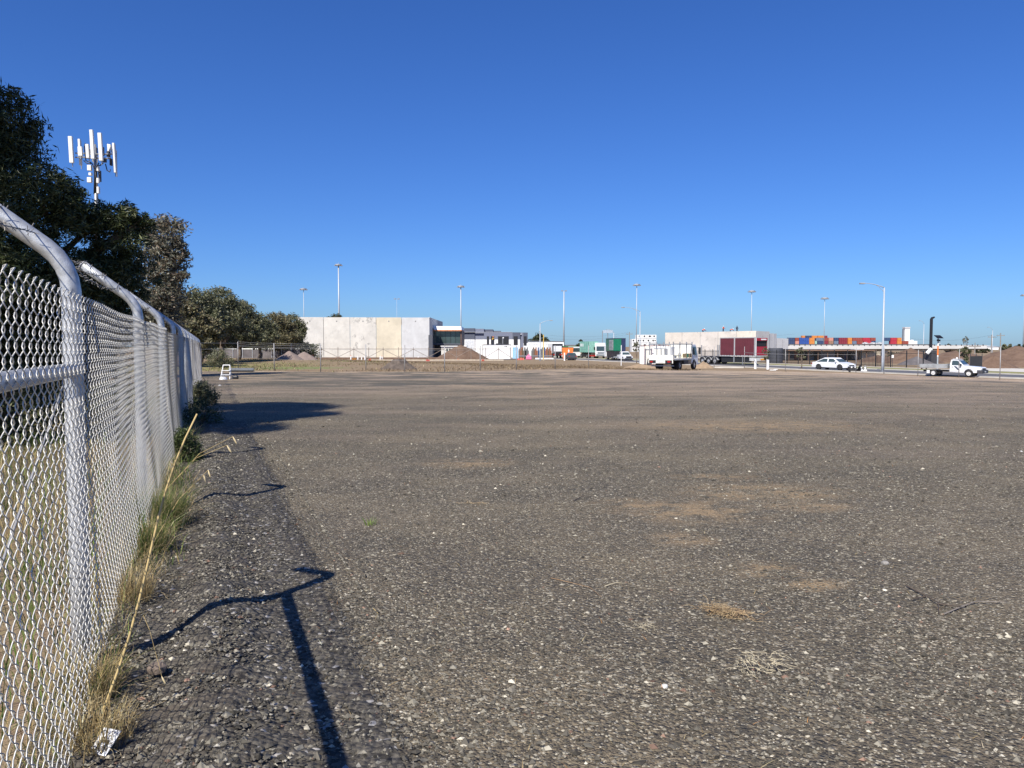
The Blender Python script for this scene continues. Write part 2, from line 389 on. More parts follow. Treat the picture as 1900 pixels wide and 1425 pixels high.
def chain_link(s0, s1, nper, sides, rad, hgt=1.80, pitch=.05, half=.047, normal0=.052):
    npk = int((s1 - s0) / pitch); seg = int(hgt / half)
    i = np.arange(npk)[:, None]; k = np.arange(seg * nper + 1)[None, :]; ph = k / nper
    sgn = np.where(i % 2 == 0, 1.0, -1.0)
    c = np.cos(np.pi * ph)
    if nper >= 3: c = np.sign(c) * np.abs(c) ** .75
    s = s0 + i * pitch + sgn * c * (pitch / 2 + .003); z = .03 + ph * half + 0 * i
    n = sgn * np.sin(np.pi * ph) * .007
    sag = .006 * np.sin(s * .9) + .004 * np.sin(s * 3.1)
    z = z + sag * (z / hgt); n = n + normal0 + bulge(s.ravel(), z.ravel()).reshape(s.shape)
    P = np.array(FO) + s[..., None] * np.array(FD) + n[..., None] * np.array(FN); P[..., 2] = z
    if nper >= 3:                                             # knuckled ends at the top selvedge
        e = P[:, -1].copy(); d = np.array(FD) * .011
        a = e + np.array([0, 0, .014]) + d; b = e + np.array([0, 0, .016]) - d * .6 + np.array(FN) * .012; c2 = e + np.array([0, 0, -.004]) - d
        P = np.concatenate([P, np.stack([a, b, c2], 1)], 1)
    T = np.gradient(P, axis=1); T /= np.linalg.norm(T, axis=-1, keepdims=True) + 1e-9
    U = np.array(FN)[None, None] - T * (T @ np.array(FN))[..., None]; U /= np.linalg.norm(U, axis=-1, keepdims=True) + 1e-9
    V = np.cross(T, U); an = np.arange(sides) * 2 * np.pi / sides
    Q = P[:, :, None] + rad * (np.cos(an)[:, None] * U[:, :, None] + np.sin(an)[:, None] * V[:, :, None])
    n_, m_, q_ = Q.shape[:3]; idx = np.arange(n_ * m_ * q_).reshape(n_, m_, q_)
    f = np.stack([idx[:, :-1], np.roll(idx, -1, 2)[:, :-1], np.roll(idx, -1, 2)[:, 1:], idx[:, 1:]], -1).reshape(-1, 4)
    return Q.reshape(-1, 3) + np.array(FL), f
q, f = chain_link(.2, 11.0, 4, 5, .0022); tag(npmesh('wire_mesh', q, f, WIRE, fence, smooth=True), kind='stuff')
q, f = chain_link(11.0, 52.6, 2, 3, .0026); tag(npmesh('wire_mesh', q, f, WIRE, fence), kind='stuff')
for i in range(NPOST):
    s = .34 + SP * i; tilt = random.uniform(-.02, .02)
    pts = [fp(s, 0, -.15)] + [fp(s + tilt * z, 0, z) for z in (.6, 1.2, 1.86)]
    for a in (.25, .5, .75, 1.0):                            # the bend
        th = a * R(52); pts.append(fp(s + tilt * 1.9, -.26 * (1 - math.cos(th)), 1.86 + .26 * math.sin(th)))
    lx, lz = -.26 * (1 - math.cos(R(52))), 1.86 + .26 * math.sin(R(52))
    pts.append(fp(s + tilt * 1.9, lx - .17, lz + .13)); pts.append(fp(s + tilt * 1.9, lx - .34, lz + .26))
    pts = [p + FL for p in pts]
    o = MB().tube(pts, [.043] * 4 + [.0415] * 6, 14).build('post', GALV, fence, smooth=True)
    cap = pts[-1]; d = (pts[-1] - pts[-2]).normalized()
    MB().tube([cap, cap + d * .012], [.046, .030], 14).build('cap', GALVD, o)
    for z in (.5, 1.05, 1.62):
        t = MB()
        ring = [fp(s, .053 * math.sin(a), z) + FD * .053 * math.cos(a) + FL for a in np.linspace(0, 2 * math.pi, 11)]
        t.tube(ring, .0018, 4); t.build('tie_wire', BARB, o)
rail = MB().tube([fp(.34, .0, 1.49) + FL, fp(3.90, .0, 1.49) + FL], .033, 12); rail.build('rail', GALV, fence, smooth=True)
MB().tube([fp(.6, -.02, .05) + FL, fp(3.75, -.02, 1.42) + FL], .004, 6).build('bracing_wire', GALVD, fence)
for k, (off, zz) in enumerate([(-.13, 2.115), (-.26, 2.225), (-.39, 2.325)]):     # barbed strands on the arms
    pa, b = [], MB()
    for i in range(NPOST - 1):
        for a in np.linspace(0, 1, 13)[:12]:
            s = .34 + SP * (i + a); pa.append(fp(s, off + .012 * math.sin(9 * s), zz + .012 - .09 * 4 * a * (1 - a)) + FL)
    b.tube(pa, .0028, 4)
    for j in range(6, len(pa) - 1):
        if j * .3 > 16: break
        for u in (0, .33, .66):
            c = pa[j].lerp(pa[j + 1], u)
            for _ in range(2):
                d = Vector((random.gauss(0, 1), random.gauss(0, 1), random.gauss(0, 1))).normalized() * .022
                b.tube([c - d, c + d], .0016, 3, cap=False)
    b.build('barbed_wire', BARB, fence)
tw = MB()                                                    # loose line wires wrapped from arm to arm
for i in range(1, 8):
    s = .34 + SP * i
    tw.tube([fp(s, -.02, 1.9) + FL, fp(s + 1.2, -.2, 2.12) + FL, fp(s + 2.5, -.33, 2.2) + FL, fp(s + SP, -.40, 2.36) + FL], .0025, 4)
    for a in (.1, .2, .31): tw.tube([fp(s, -.06 - a, 2.04 + a * .74) + FL + FD * .045, fp(s, -.05 - a, 2.10 + a * .74) + FL, fp(s, -.07 - a, 2.04 + a * .74) + FL - FD * .045], .0022, 4)
tw.build('binding_wire', BARB, fence)

# ================================================================== FAR BOUNDARY FENCE (bare posts) 
POSTS = [(442, 634, 682), (509, 637, 687), (595, 638, 689.5), (679, 639, 687.5), (751, 640, 689.5), (825, 641, 689), (891, 641, 687), (958, 641.5, 686), (1030, 641, 684), (1092, 641, 683),
         (1325, 643, 684), (1381, 643, 683), (1457, 645, 689), (1588, 645, 690.5), (1640, 646, 693.5), (1703, 649, 697), (1779, 648, 699), (1855, 643, 705)]
ff = thing('boundary_fence', 'unfinished fence of bare steel posts along the far side of the gravel yard', 'fence', G(505, 688))
FFL = -Vector(ff.location); tops = []
for px, yt, yb in POSTS:
    g = G(px, yb); t = at(px, yt, g.y); tops.append((g, t))
    MB().tube([g + FFL - Vector((0, 0, .1)), Vector((g.x, g.y, t.z)) + FFL], .032, 8).build('post', GALVD, ff, smooth=True)
def wires(i0, i1, hs, r=.006, name='line_wire', nm=ff):
    for h in hs:
        m = MB()
        for i in range(i0, i1):
            (a, ta), (b, tb) = tops[i], tops[i + 1]
            p = Vector((a.x, a.y, a.z + (ta.z - a.z) * h)) + FFL; q = Vector((b.x, b.y, b.z + (tb.z - b.z) * h)) + FFL
            m.tube([p, (p + q) / 2 - Vector((0, 0, .03)), q], r, 4)
        m.build(name, GALVD, nm)
wires(0, 9, (.42, .82)); wires(10, 17, (.25,), .005); wires(0, 2, (1.0, .93, .86), .008)
wires(11, 12, (.72,), .028, 'rail'); wires(12, 13, (.72,), .012, 'rail')
c0 = fp(53.0, 0, 0)
for h in (.78, 1.0):
    m = MB().tube([Vector((c0.x, c0.y, 1.83 * h)) + FFL, tops[0][0] + Vector((0, 0, 1.85 * h)) + FFL], .012, 5).build('rail', GALVD, ff)

# ================================================================== STONES, GRASS, LITTER IN THE YARD
TONE = attr_mat('stone_tone', .85, .25)
def stones(name, n, xy, size, label=None, zoff=0.0, zf=None):
    x, y = xy; n = len(x)
    oc = np.array([[1, 0, 0], [0, 1, 0], [-1, 0, 0], [0, -1, 0], [0, 0, 1], [0, 0, -.6]], float)
    fa = np.array([[0, 1, 4], [1, 2, 4], [2, 3, 4], [3, 0, 4], [1, 0, 5], [2, 1, 5], [3, 2, 5], [0, 3, 5]])
    u = rng.random(n); size = np.where(u > .986, size * .72, size)
    J = oc[None] * (1 + rng.uniform(-.35, .35, (n, 6, 1))) + rng.uniform(-.22, .22, (n, 6, 3))
    sc = size[:, None] * np.stack([rng.uniform(.7, 1.3, n), rng.uniform(.6, 1.1, n), rng.uniform(.35, .75, n)], 1)
    J = J * sc[:, None]; a = rng.uniform(0, 6.283, n); ca, sa = np.cos(a), np.sin(a)
    X = J[..., 0] * ca[:, None] - J[..., 1] * sa[:, None] + x[:, None]; Y = J[..., 0] * sa[:, None] + J[..., 1] * ca[:, None] + y[:, None]
    base = zt(x, y) if zf is None else zf
    Z = J[..., 2] + base[:, None] + size[:, None] * .12
    co = np.stack([X, Y, Z], -1).reshape(-1, 3); fc = (np.arange(n)[:, None, None] * 6 + fa[None]).reshape(-1, 3)
    v = rng.lognormal(0, .42, n)[:, None]
    col = np.where((u < .70)[:, None], np.array([.090, .081, .064]) * v, np.array([.195, .178, .138]) * v)
    col = np.where((u > .986)[:, None], np.array([.36, .335, .28]) * np.clip(v, .6, 1.25), col)
    col = np.where(((u > .685) & (u < .70))[:, None], np.array([.165, .105, .075]) * v, col)
    return tag(npmesh(name, co, fc, TONE, tone=np.repeat(np.clip(col, .01, .8), 6, 0)), kind='stuff')
def wedge(n, d0, d1, p=1.0):                                # spread over what lies ahead, denser near
    d = d0 * (d1 / d0) ** rng.random(n) if p == 0 else d0 + (d1 - d0) * rng.random(n) ** p
    x = (rng.uniform(-.85, .85, n)) * d; keep = x > (-.65 - .392 * d + .10); return x[keep], d[keep]
x, d = wedge(120000, 2.3, 13, 0); cl = fbm(np.stack([x * 1.1, d * 1.1], -1), 3, 21)
k = rng.random(len(x)) < np.clip((cl - .30) * 3.2, .25, 1); x, d = x[k], d[k]
stones('loose_gravel', 0, (x, d), np.clip(rng.lognormal(np.log(.0070), .42, len(x)), .003, .021))
x, d = wedge(26000, 8, 34, 0); stones('loose_gravel', 0, (x, d), np.clip(rng.lognormal(np.log(.011), .4, len(x)), .005, .03))
s = 1.2 + 13 * rng.random(44000) ** 1.4; n_ = np.clip(rng.gamma(2.2, .27, 44000), .02, 1.5)     # coarse stones on the windrow
P3 = np.array(FO)[None] + s[:, None] * np.array(FD) + n_[:, None] * np.array(FN)
stones('coarse_gravel', 0, (P3[:, 0], P3[:, 1]), np.clip(rng.lognormal(np.log(.0080), .42, 44000), .004, .026), zf=ridge(s, n_) * np.clip((1.3 - n_) / .4, 0, 1) + .004)

GRASS = attr_mat('grass_tone', .7, .25, .3)
def blades(bx, by, bz, h, w, lean, tone, curl=.5, az=None):
    n = len(bx); az = rng.uniform(0, 6.283, n) if az is None else az
    dx, dy = np.cos(az), np.sin(az); px_, py_ = -dy, dx; b = np.stack([bx, by, bz], -1); up = np.array([0, 0, 1.0])
    D = np.stack([dx, dy, 0 * dx], -1); Pp = np.stack([px_, py_, 0 * dx], -1) * (w[:, None] / 2)
    m = b + up * (h * .55)[:, None] + D * (h * lean * .35)[:, None]; t = b + up * (h * (1 - .35 * lean * curl))[:, None] + D * (h * lean)[:, None]
    co = np.stack([b - Pp, b + Pp, m - Pp * .8, m + Pp * .8, t], 1).reshape(-1, 3)
    i = np.arange(n)[:, None] * 5
    fc = np.concatenate([i + np.array([[0, 1, 3]]), i + np.array([[0, 3, 2]]), i + np.array([[2, 3, 4]])], 0)
    return co, fc, np.repeat(tone, 5, 0)
def tones(n, pal, j=.25):
    pal = np.array(pal); c = pal[rng.integers(0, len(pal), n)]; return np.clip(c * rng.lognormal(0, j, (n, 1)), .005, .7)
DRY = [(.44, .34, .16), (.38, .28, .13), (.52, .43, .24), (.30, .22, .10)]
GRN = [(.10, .15, .03), (.14, .19, .05), (.07, .11, .02), (.19, .22, .07)]
def fenceband(n, s0, s1, n0, n1):
    s = rng.uniform(s0, s1, n); m = rng.uniform(n0, n1, n); p = np.array(FO)[None] + s[:, None] * np.array(FD) + m[:, None] * np.array(FN); return p[:, 0], p[:, 1], s, m
# field of grass behind the fence
x, y, s, m = fenceband(42000, .8, 30, -9, -.12); m2 = fbm(np.stack([x * .7, y * .7], -1), 3, 4)
k = rng.random(len(x)) < np.clip(1.25 - .055 * s, .3, 1); x, y, m2 = x[k], y[k], m2[k]; n = len(x)
t = np.where((m2 + rng.normal(0, .09, n) > .53)[:, None], tones(n, DRY), tones(n, GRN))
co, fc, tn = blades(x, y, zt(x, y) - .02, rng.uniform(.12, .42, n) * (.6 + m2), rng.uniform(.004, .010, n), rng.uniform(.2, .9, n), t)
tag(npmesh('field_grass', co, fc, GRASS, tone=tn), kind='stuff')
# dry grass right along the fence foot, both sides
x, y, s, m = fenceband(15000, .5, 13, -.12, .20); k = rng.random(len(x)) < np.clip(1.1 - np.abs(m - .0) * 5, 0, 1) * np.where(vnoise(np.stack([s * .8, s * 0], -1), 13) > .30, 1, .25)
x, y, s, m = x[k], y[k], s[k], m[k]; n = len(x); t = np.where((rng.random(n) < .76)[:, None], tones(n, DRY), tones(n, GRN))
co, fc, tn = blades(x, y, np.full(n, .02), rng.gamma(2.6, .045, n), rng.uniform(.0018, .0045, n), rng.uniform(.2, 1.3, n), t)
tag(npmesh('verge_grass', co, fc, GRASS, tone=tn), kind='stuff')
x = rng.uniform(-34, 22, 60000); y = rng.uniform(48, 118, 60000); m2 = fbm(np.stack([x * .16, y * .10], -1), 4, 31); ey = np.interp(x, EX, EY)
k = (y > ey + .6) & (rng.random(60000) < np.clip((m2 - .36) * 4, .06, 1)); x, y, m2 = x[k], y[k], m2[k]; n = len(x); gr_ = (x < -15 + rng.normal(0, 3, n)) & (y < 92)
t = np.where((gr_ & (rng.random(n) < .6))[:, None], tones(n, [(.17, .20, .06), (.24, .24, .09), (.13, .17, .045)]), tones(n, [(.27, .20, .115), (.21, .15, .09), (.33, .26, .16), (.16, .105, .065)]))
co, fc, tn = blades(x, y, zt(x, y) - .03, rng.uniform(.05, .20, n), rng.uniform(.015, .05, n), rng.uniform(.3, 1.4, n), t)
tag(npmesh('rough_grass', co, fc, GRASS, tone=tn), kind='stuff')
x, y, s, m = fenceband(9000, 5.5, 24, -.05, .42); k = rng.random(9000) < np.clip(1.1 - np.abs(m - .1) * 3.4, 0, 1) * np.clip((fbm(np.stack([s * 1.3, m * 2], -1), 3, 17) - .34) * 5, 0, 1); x, y, s, m = x[k], y[k], s[k], m[k]; n = len(x)
t = np.where((rng.random(n) < .62)[:, None], tones(n, GRN), tones(n, DRY))
co, fc, tn = blades(x, y, np.full(n, .03), rng.gamma(3, .05, n), rng.uniform(.003, .009, n), rng.uniform(.3, 1.5, n), t)
tag(npmesh('fence_weeds', co, fc, GRASS, tone=tn), kind='stuff')
STRAWD = M('dry_stem', (.46, .36, .20), .75, var=.35, scale=9)
def tuft(name, label, base, n, rad, hgt, pal, cat='grass clump', group=None, lean=(.1, .9), w=(.002, .005), curl=.5):
    o = thing(name, label, cat, base, 0, group)
    a = rng.uniform(0, 6.283, n); r = rad * np.sqrt(rng.random(n)); x, y = r * np.cos(a), r * np.sin(a)
    co, fc, tn = blades(x, y, np.zeros(n) - .01, rng.uniform(.35, 1, n) * hgt, rng.uniform(*w, n), rng.uniform(*lean, n), tones(n, pal), curl, a + rng.normal(0, .6, n))
    tag(npmesh('blades', co, fc, GRASS, o, tn), kind='stuff')
    if hgt > .15:
        m = MB()
        for _ in range(n // 9):
            q = Vector((random.gauss(0, rad * .6), random.gauss(0, rad * .6), 0)); v = Vector((random.gauss(0, .5), random.gauss(0, .5), 1)).normalized(); ps = [q]
            for _ in range(6):
                v = (v + Vector((random.gauss(0, .45), random.gauss(0, .45), random.gauss(-.12, .3)))).normalized(); q = q + v * hgt * random.uniform(.12, .26); q.z = max(.005, q.z); ps.append(q)
            m.tube(ps, [.0011 - .00012 * i for i in range(7)], 3, cap=False)
        tag(m.build('dry_stems', STRAWD, o), kind='stuff')
    return o
tuft('grass_tuft', 'tall green and straw grass tuft growing through the fence foot beside the second post', fp(7.05, .17, .02), 1500, .19, .44, GRN + GRN + DRY[:2], 'grass clump', 'tufts along the fence foot')
tuft('grass_tuft', 'straw coloured tuft at the foot of the nearest fence post', fp(3.62, .08, .02), 520, .11, .25, DRY + GRN[:1], 'grass clump', 'tufts along the fence foot')
tuft('grass_tuft', 'low dry tuft beside the white card at the fence foot', fp(3.15, .15, .02), 420, .13, .20, DRY, 'grass clump', 'tufts along the fence foot')
tuft('grass_tuft', 'upright dry seedy tuft just before the green fence tuft', fp(6.2, .14, .02), 500, .12, .38, DRY[:2] + GRN, 'grass clump', 'tufts along the fence foot')
tuft('grass_tuft', 'wispy dry tuft between the nearest post and the second post', fp(5.0, .10, .02), 450, .14, .30, DRY, 'grass clump', 'tufts along the fence foot')
def shrub(label, base, rx, rz, n, pal, group=None, leaf=.05):
    o = thing('shrub', label, 'shrub', base, 0, group)
    d = rng.normal(0, 1, (n, 3)); d /= np.linalg.norm(d, axis=1, keepdims=True); r = rng.uniform(.45, 1, n) ** .6
    c = d * r[:, None] * np.array([rx, rx, rz]); c *= (.55 + .95 * fbm(d * 2.6 + base.x, 3, 3))[:, None]; j_ = rng.integers(0, 4, n)
    oc = np.array([[0, 0, 0], [.55, .15, -.35], [-.45, -.35, -.2], [.1, -.5, .45]]) * np.array([rx, rx, rz]); c = c * np.array([.95, .6, .55, .5])[j_][:, None] + oc[j_] + rng.normal(0, leaf * .6, (n, 3)); c[:, 2] = np.abs(c[:, 2] + rz * .9) + .01
    leaves_mesh('foliage', c, leaf, leaf * .3, pal, o, .9); st = MB()
    for _ in range(7):
        a = random.uniform(0, 6.28); st.tube([(0, 0, -.02), (rx * .5 * math.cos(a), rx * .5 * math.sin(a), rz * 1.1)], [.012, .004], 5)
    st.build('stem', BARK, o); return o
BARK = M('bark', (.17, .135, .105), .9, var=.4, scale=6, bump=.6, spec=.1)
LEAF = attr_mat('leaf_tone', .5, .35, .22)
def leaves_mesh(name, c, ln, wd, pal, parent, droop=.6, jit=.3, flat=False):
    n = len(c); a = rng.uniform(0, 6.283, n); el = rng.normal(-.25, .6, n) * 1.0 if droop < .7 else rng.normal(.3, .6, n)
    D = np.stack([np.cos(a) * np.cos(el), np.sin(a) * np.cos(el), np.sin(el)], -1)
    Q = rng.normal(0, 1, (n, 3)); Q -= D * (Q * D).sum(1, keepdims=True); Q /= np.linalg.norm(Q, axis=1, keepdims=True)
    L = (ln * rng.uniform(.6, 1.3, n))[:, None]; Wd = (wd * rng.uniform(.7, 1.3, n))[:, None]
    co = np.stack([c - D * L / 2, c - Q * Wd / 2 + D * L * .05, c + D * L / 2, c + Q * Wd / 2 + D * L * .05], 1).reshape(-1, 3)
    fc = (np.arange(n)[:, None] * 4 + np.array([[0, 1, 2, 3]]))
    return tag(npmesh(name, co, fc, LEAF, parent, np.repeat(tones(n, pal, jit), 4, 0)), kind='stuff')
DKG = [(.034, .050, .018), (.050, .066, .024), (.068, .080, .032), (.024, .036, .015), (.115, .125, .055)]  # the last, brighter tone imitates sunlit leaves and highlights
OLV = [(.12, .13, .065), (.165, .165, .09), (.085, .095, .048), (.20, .19, .115)]
GRY = [(.15, .145, .105), (.19, .175, .125), (.11, .115, .08), (.17, .13, .09)]
shrub('dense dark green shrub pressed against the fence before the tree shadow', fp(11.2, .26, 0), .21, .26, 3600, [(.075, .10, .03), (.10, .125, .045), (.05, .065, .022)], 'shrubs at the fence foot', .045)
shrub('leggy olive shrub at the fence foot beyond the dark shrub', fp(22.5, .40, 0), .34, .34, 2600, OLV, 'shrubs at the fence foot', .09)
shrub('pale scrubby bush at the far end of the chain link fence', G(388, 684) + Vector((0, 2, 0)), .9, .75, 2600, OLV, 'shrubs at the fence foot', .14)
for i, (s_, n_, rx_, rz_, lb_) in enumerate([(15, -3.4, 1.5, .95, 'wide dark undergrowth bush under the wattle behind the fence'), (19, -2.6, 1.3, .9, 'second dark undergrowth bush farther along behind the fence'), (11, -5.5, 1.7, 1.1, 'big dark undergrowth bush below the wattle crown at the left edge'), (24, -3.0, 1.5, 1.1, 'farthest dark undergrowth bush behind the fence'), (7.6, -2.1, .55, .30, 'low dark bush added as shade behind the mesh by the nearest post'), (5.2, -1.3, .38, .2, 'smallest dark bush added as shade behind the mesh at the left edge')]):  # the two smallest bushes are added to stand in for a shadowed spot
    shrub(lb_, fp(s_, n_, 0), rx_, rz_, int(2600 + 3800 * rx_), DKG, 'dark bushes behind the fence', .10 if rx_ > 1 else .06)
shrub('small dark shrub in the shadow below the fence', fp(16.5, .4, 0), .38, .30, 1800, DKG, 'shrubs at the fence foot', .06)

STRAW = M('straw', (.50, .37, .16), .7, var=.3, scale=12); TWIG = M('twig_bark', (.085, .065, .05), .85, var=.3); TWIGP = M('pale_twig', (.42, .31, .17), .8, var=.3, scale=9)
def litter(name, label, cat, base, mat, paths, r, group=None):
    o = thing(name, label, cat, base, random.uniform(-.2, .2), group)
    m = MB()
    for p in paths: m.tube(p, [r * (1 - .6 * i / max(1, len(p) - 1)) for i in range(len(p))], 5)
    m.build('stem', mat, o); return o
# the long dry stalk leaning from the fence foot, with nodding seed heads
st0, st1 = G(172, 1366), at(382, 768, 3.35)
o = thing('dry_grass_stalk', 'long dry grass stalk leaning up from the fence foot with drooping seed heads', 'grass stalk', st0)
pp = [(st1 - st0) * t + Vector((.035 * math.sin(t * 5.1 + .4) - .035 * math.sin(.4), 0, .05 * math.sin(t * math.pi))) for t in np.linspace(0, 1, 12)]
MB().tube(pp, [.0062 - .0022 * t for t in np.linspace(0, 1, 12)], 7).build('stem', STRAW, o, smooth=True)
for k, (px, py, ang) in enumerate([(378, 882, -.6), (386, 872, -.4), (421, 826, .5), (432, 810, .3), (300, 1255, .2)]):
    q = at(px, py, 3.25 if k < 4 else 3.1) - st0; r0 = pp[6 if k < 2 else 8 if k < 4 else 4]
    MB().tube([r0, (r0 + q) / 2 + Vector((0, 0, .04)), q], .0009, 4).build('branchlet', STRAW, o)
    e = q + Vector((.015 + .01 * ang, 0, -.034)); MB().tube([q, q.lerp(e, .4), q.lerp(e, .8), e], [.0012, .0040, .0034, .0006], 6).build('seed_head', M('seed_head', (.62, .50, .28), .6), o, smooth=True)
def stringy(n, L, W, H, cur=.5):
    out = []
    for _ in range(n):
        c = Vector((random.gauss(0, L / 3), random.gauss(0, W / 3), random.random() * H)); a = random.gauss(-.3, .9); p = [c]
        for _ in range(4):
            a += random.gauss(0, cur); c = c + Vector((math.cos(a), math.sin(a), random.gauss(0, .25))) * random.uniform(.012, .03); c.z = max(.003, c.z); p.append(c)
        out.append(p)
    return out
litter('uprooted_grass', 'orange brown uprooted grass clump lying on the gravel, largest of the clumps', 'dry weed', G(1342, 1140), M('orange_brown_weed', (.33, .22, .115), .8, var=.4, scale=20), stringy(90, .24, .06, .045), .0016)
ou = bpy.data.objects['uprooted_grass']; ou.rotation_euler.z = -.55; m = MB()
for p_ in stringy(80, .20, .06, .06): m.tube(p_, .0013, 4)
tag(m.build('straw_stems', TWIGP, ou), kind='stuff')
litter('dead_grass_clump', 'pale dead grass clump with an orange leaf on the gravel', 'dry weed', G(1382, 1248), M('bleached_straw', (.60, .52, .35), .8), stringy(34, .09, .05, .11, .6), .0015, 'pale dead grass clumps')
litter('dead_grass_clump', 'small pale dead grass clump right beside the one with an orange leaf', 'dry weed', G(1432, 1246), MC['bleached_straw'], stringy(30, .06, .04, .10, .6), .0015, 'pale dead grass clumps')
litter('dead_grass_clump', 'tiny straw clump left of the uprooted grass clump', 'dry weed', G(1188, 1165), MC['bleached_straw'], stringy(16, .09, .05, .03, .6), .0010, 'pale dead grass clumps')
litter('dead_grass_clump', 'straw wisp below the big shadow beside the fence', 'dry weed', G(870, 935), TWIGP, stringy(18, .3, .07, .02, .6), .0016, 'pale dead grass clumps')
tuft('green_weed', 'tiny bright green weed growing alone in the gravel', G(687, 974), 60, .05, .10, [(.16, .26, .05), (.22, .28, .07)], 'weed')
def twig(label, px0, px1, mat, r, br=True, grp='twigs lying on the gravel'):
    a, b = G(*px0), G(*px1); d = b - a; side = Vector((-d.y, d.x, 0)) * .12; z = Vector((0, 0, r + .004))
    ps = [[z, d * .3 + side * .5 + z * 1.6, d * .65 + side + z * 2.0, d + z]]
    if br: ps += [[d * .65 + side + z, d * .8 + side * 2.6 + z * 2.5], [d * .4 + side * .6 + z, d * .55 - side * 1.0 + z * 2.0]]
    litter('twig', label, 'twig', a, mat, ps, r, grp)
twig('dark forked twig lying at the right of the yard, beyond the pale one', (1682, 1090), (1752, 1142), TWIG, .006)
twig('grey curved twig at the right of the yard, its end pointing up', (1752, 1142), (1842, 1112), M('grey_twig', (.22, .19, .16), .8), .0055, False)
twig('orange brown bent twig left of the uprooted grass clump', (1022, 1074), (1108, 1112), M('orange_twig', (.26, .16, .08), .8), .0026, False)
twig('pale hooked straw stem above the tiny straw clump', (1122, 1090), (1158, 1084), MC['bleached_straw'], .0035, False)
twig('short black twig above the clay patch edge', (1064, 931), (1106, 924), TWIG, .006, False)
twig('long fine straw stem lying beside the fence post shadow', (348, 1064), (505, 1070), MC['bleached_straw'], .0022, False)
twig('reddish dry stalk near the bottom left of the yard', (385, 1318), (440, 1296), M('orange_leaf', (.55, .28, .08), .7), .003, False)
twig('thin bent straw lying right of the nearest fence shadow', (692, 1130), (700, 1150), STRAW, .002, False)
x, d = wedge(1500, 2.6, 22, 0); n = len(x)                 # scattered bits of straw
co, fc, tn = blades(x, d, zt(x, d) + .006, rng.uniform(.006, .02, n), rng.uniform(.0015, .0035, n), rng.uniform(2, 6, n), tones(n, DRY + [(.6, .5, .33), (.5, .25, .08)]), 0)
tag(npmesh('straw_litter', co, fc, GRASS, tone=tn), kind='stuff')
def rock(label, g, r, col, grp='larger stones on the gravel', nm='stone'):
    bm = bmesh.new(); bmesh.ops.create_icosphere(bm, subdivisions=2, radius=r)
    for v in bm.verts:
        v.co *= .8 + .5 * float(vnoise(np.array([[v.co.x / r * 1.3 + 5, v.co.y / r * 1.3 + g.x * 7, v.co.z / r * 1.3]]), 4)[0]); v.co.z *= .62
    me = bpy.data.meshes.new(nm); bm.to_mesh(me); bm.free(); o = link(nm, me, M('stone_%02x' % int(col[0] * 255), col, .9, var=.3, scale=30, bump=.5)); o.location = g + Vector((0, 0, r * .3)); tag(o, label, 'stone', grp)
rock('brown angular stone at the edge of the nearest fence shadow', G(292, 1265) + Vector((0, 0, .05)), .045, (.20, .155, .12))
rock('smooth white pebble near the bottom centre of the yard', G(1233, 1275), .016, (.62, .60, .55)); rock('flat pale stone right of the clay patch', G(1642, 1047), .026, (.30, .28, .25))
rock('white stone on the gravel beyond the tree shadow', G(408, 716), .06, (.5, .48, .46))
# white card in the grass
c = G(205, 1404); card = thing('white_card', 'white plastic card with a dark printed mark lying tilted in the fence grass', 'litter', c + Vector((-.02, 0, .06)), R(-18))
tm = Matrix.Rotation(R(38), 4, 'X')
MB().box(-.042, .042, -.05, .05, -.001, .001, tm).build('card', M('white_plastic', (.78, .79, .80), .4, var=.05), card)
BLK = M('black_print', (.02, .02, .025), .5, var=.1)
MB().box(-.022, -.010, -.046, .008, .0012, .0022, tm).box(.010, .022, -.046, .008, .0012, .0022, tm).box(-.010, .010, -.004, .008, .0012, .0022, tm).build('printed_mark', BLK, card)

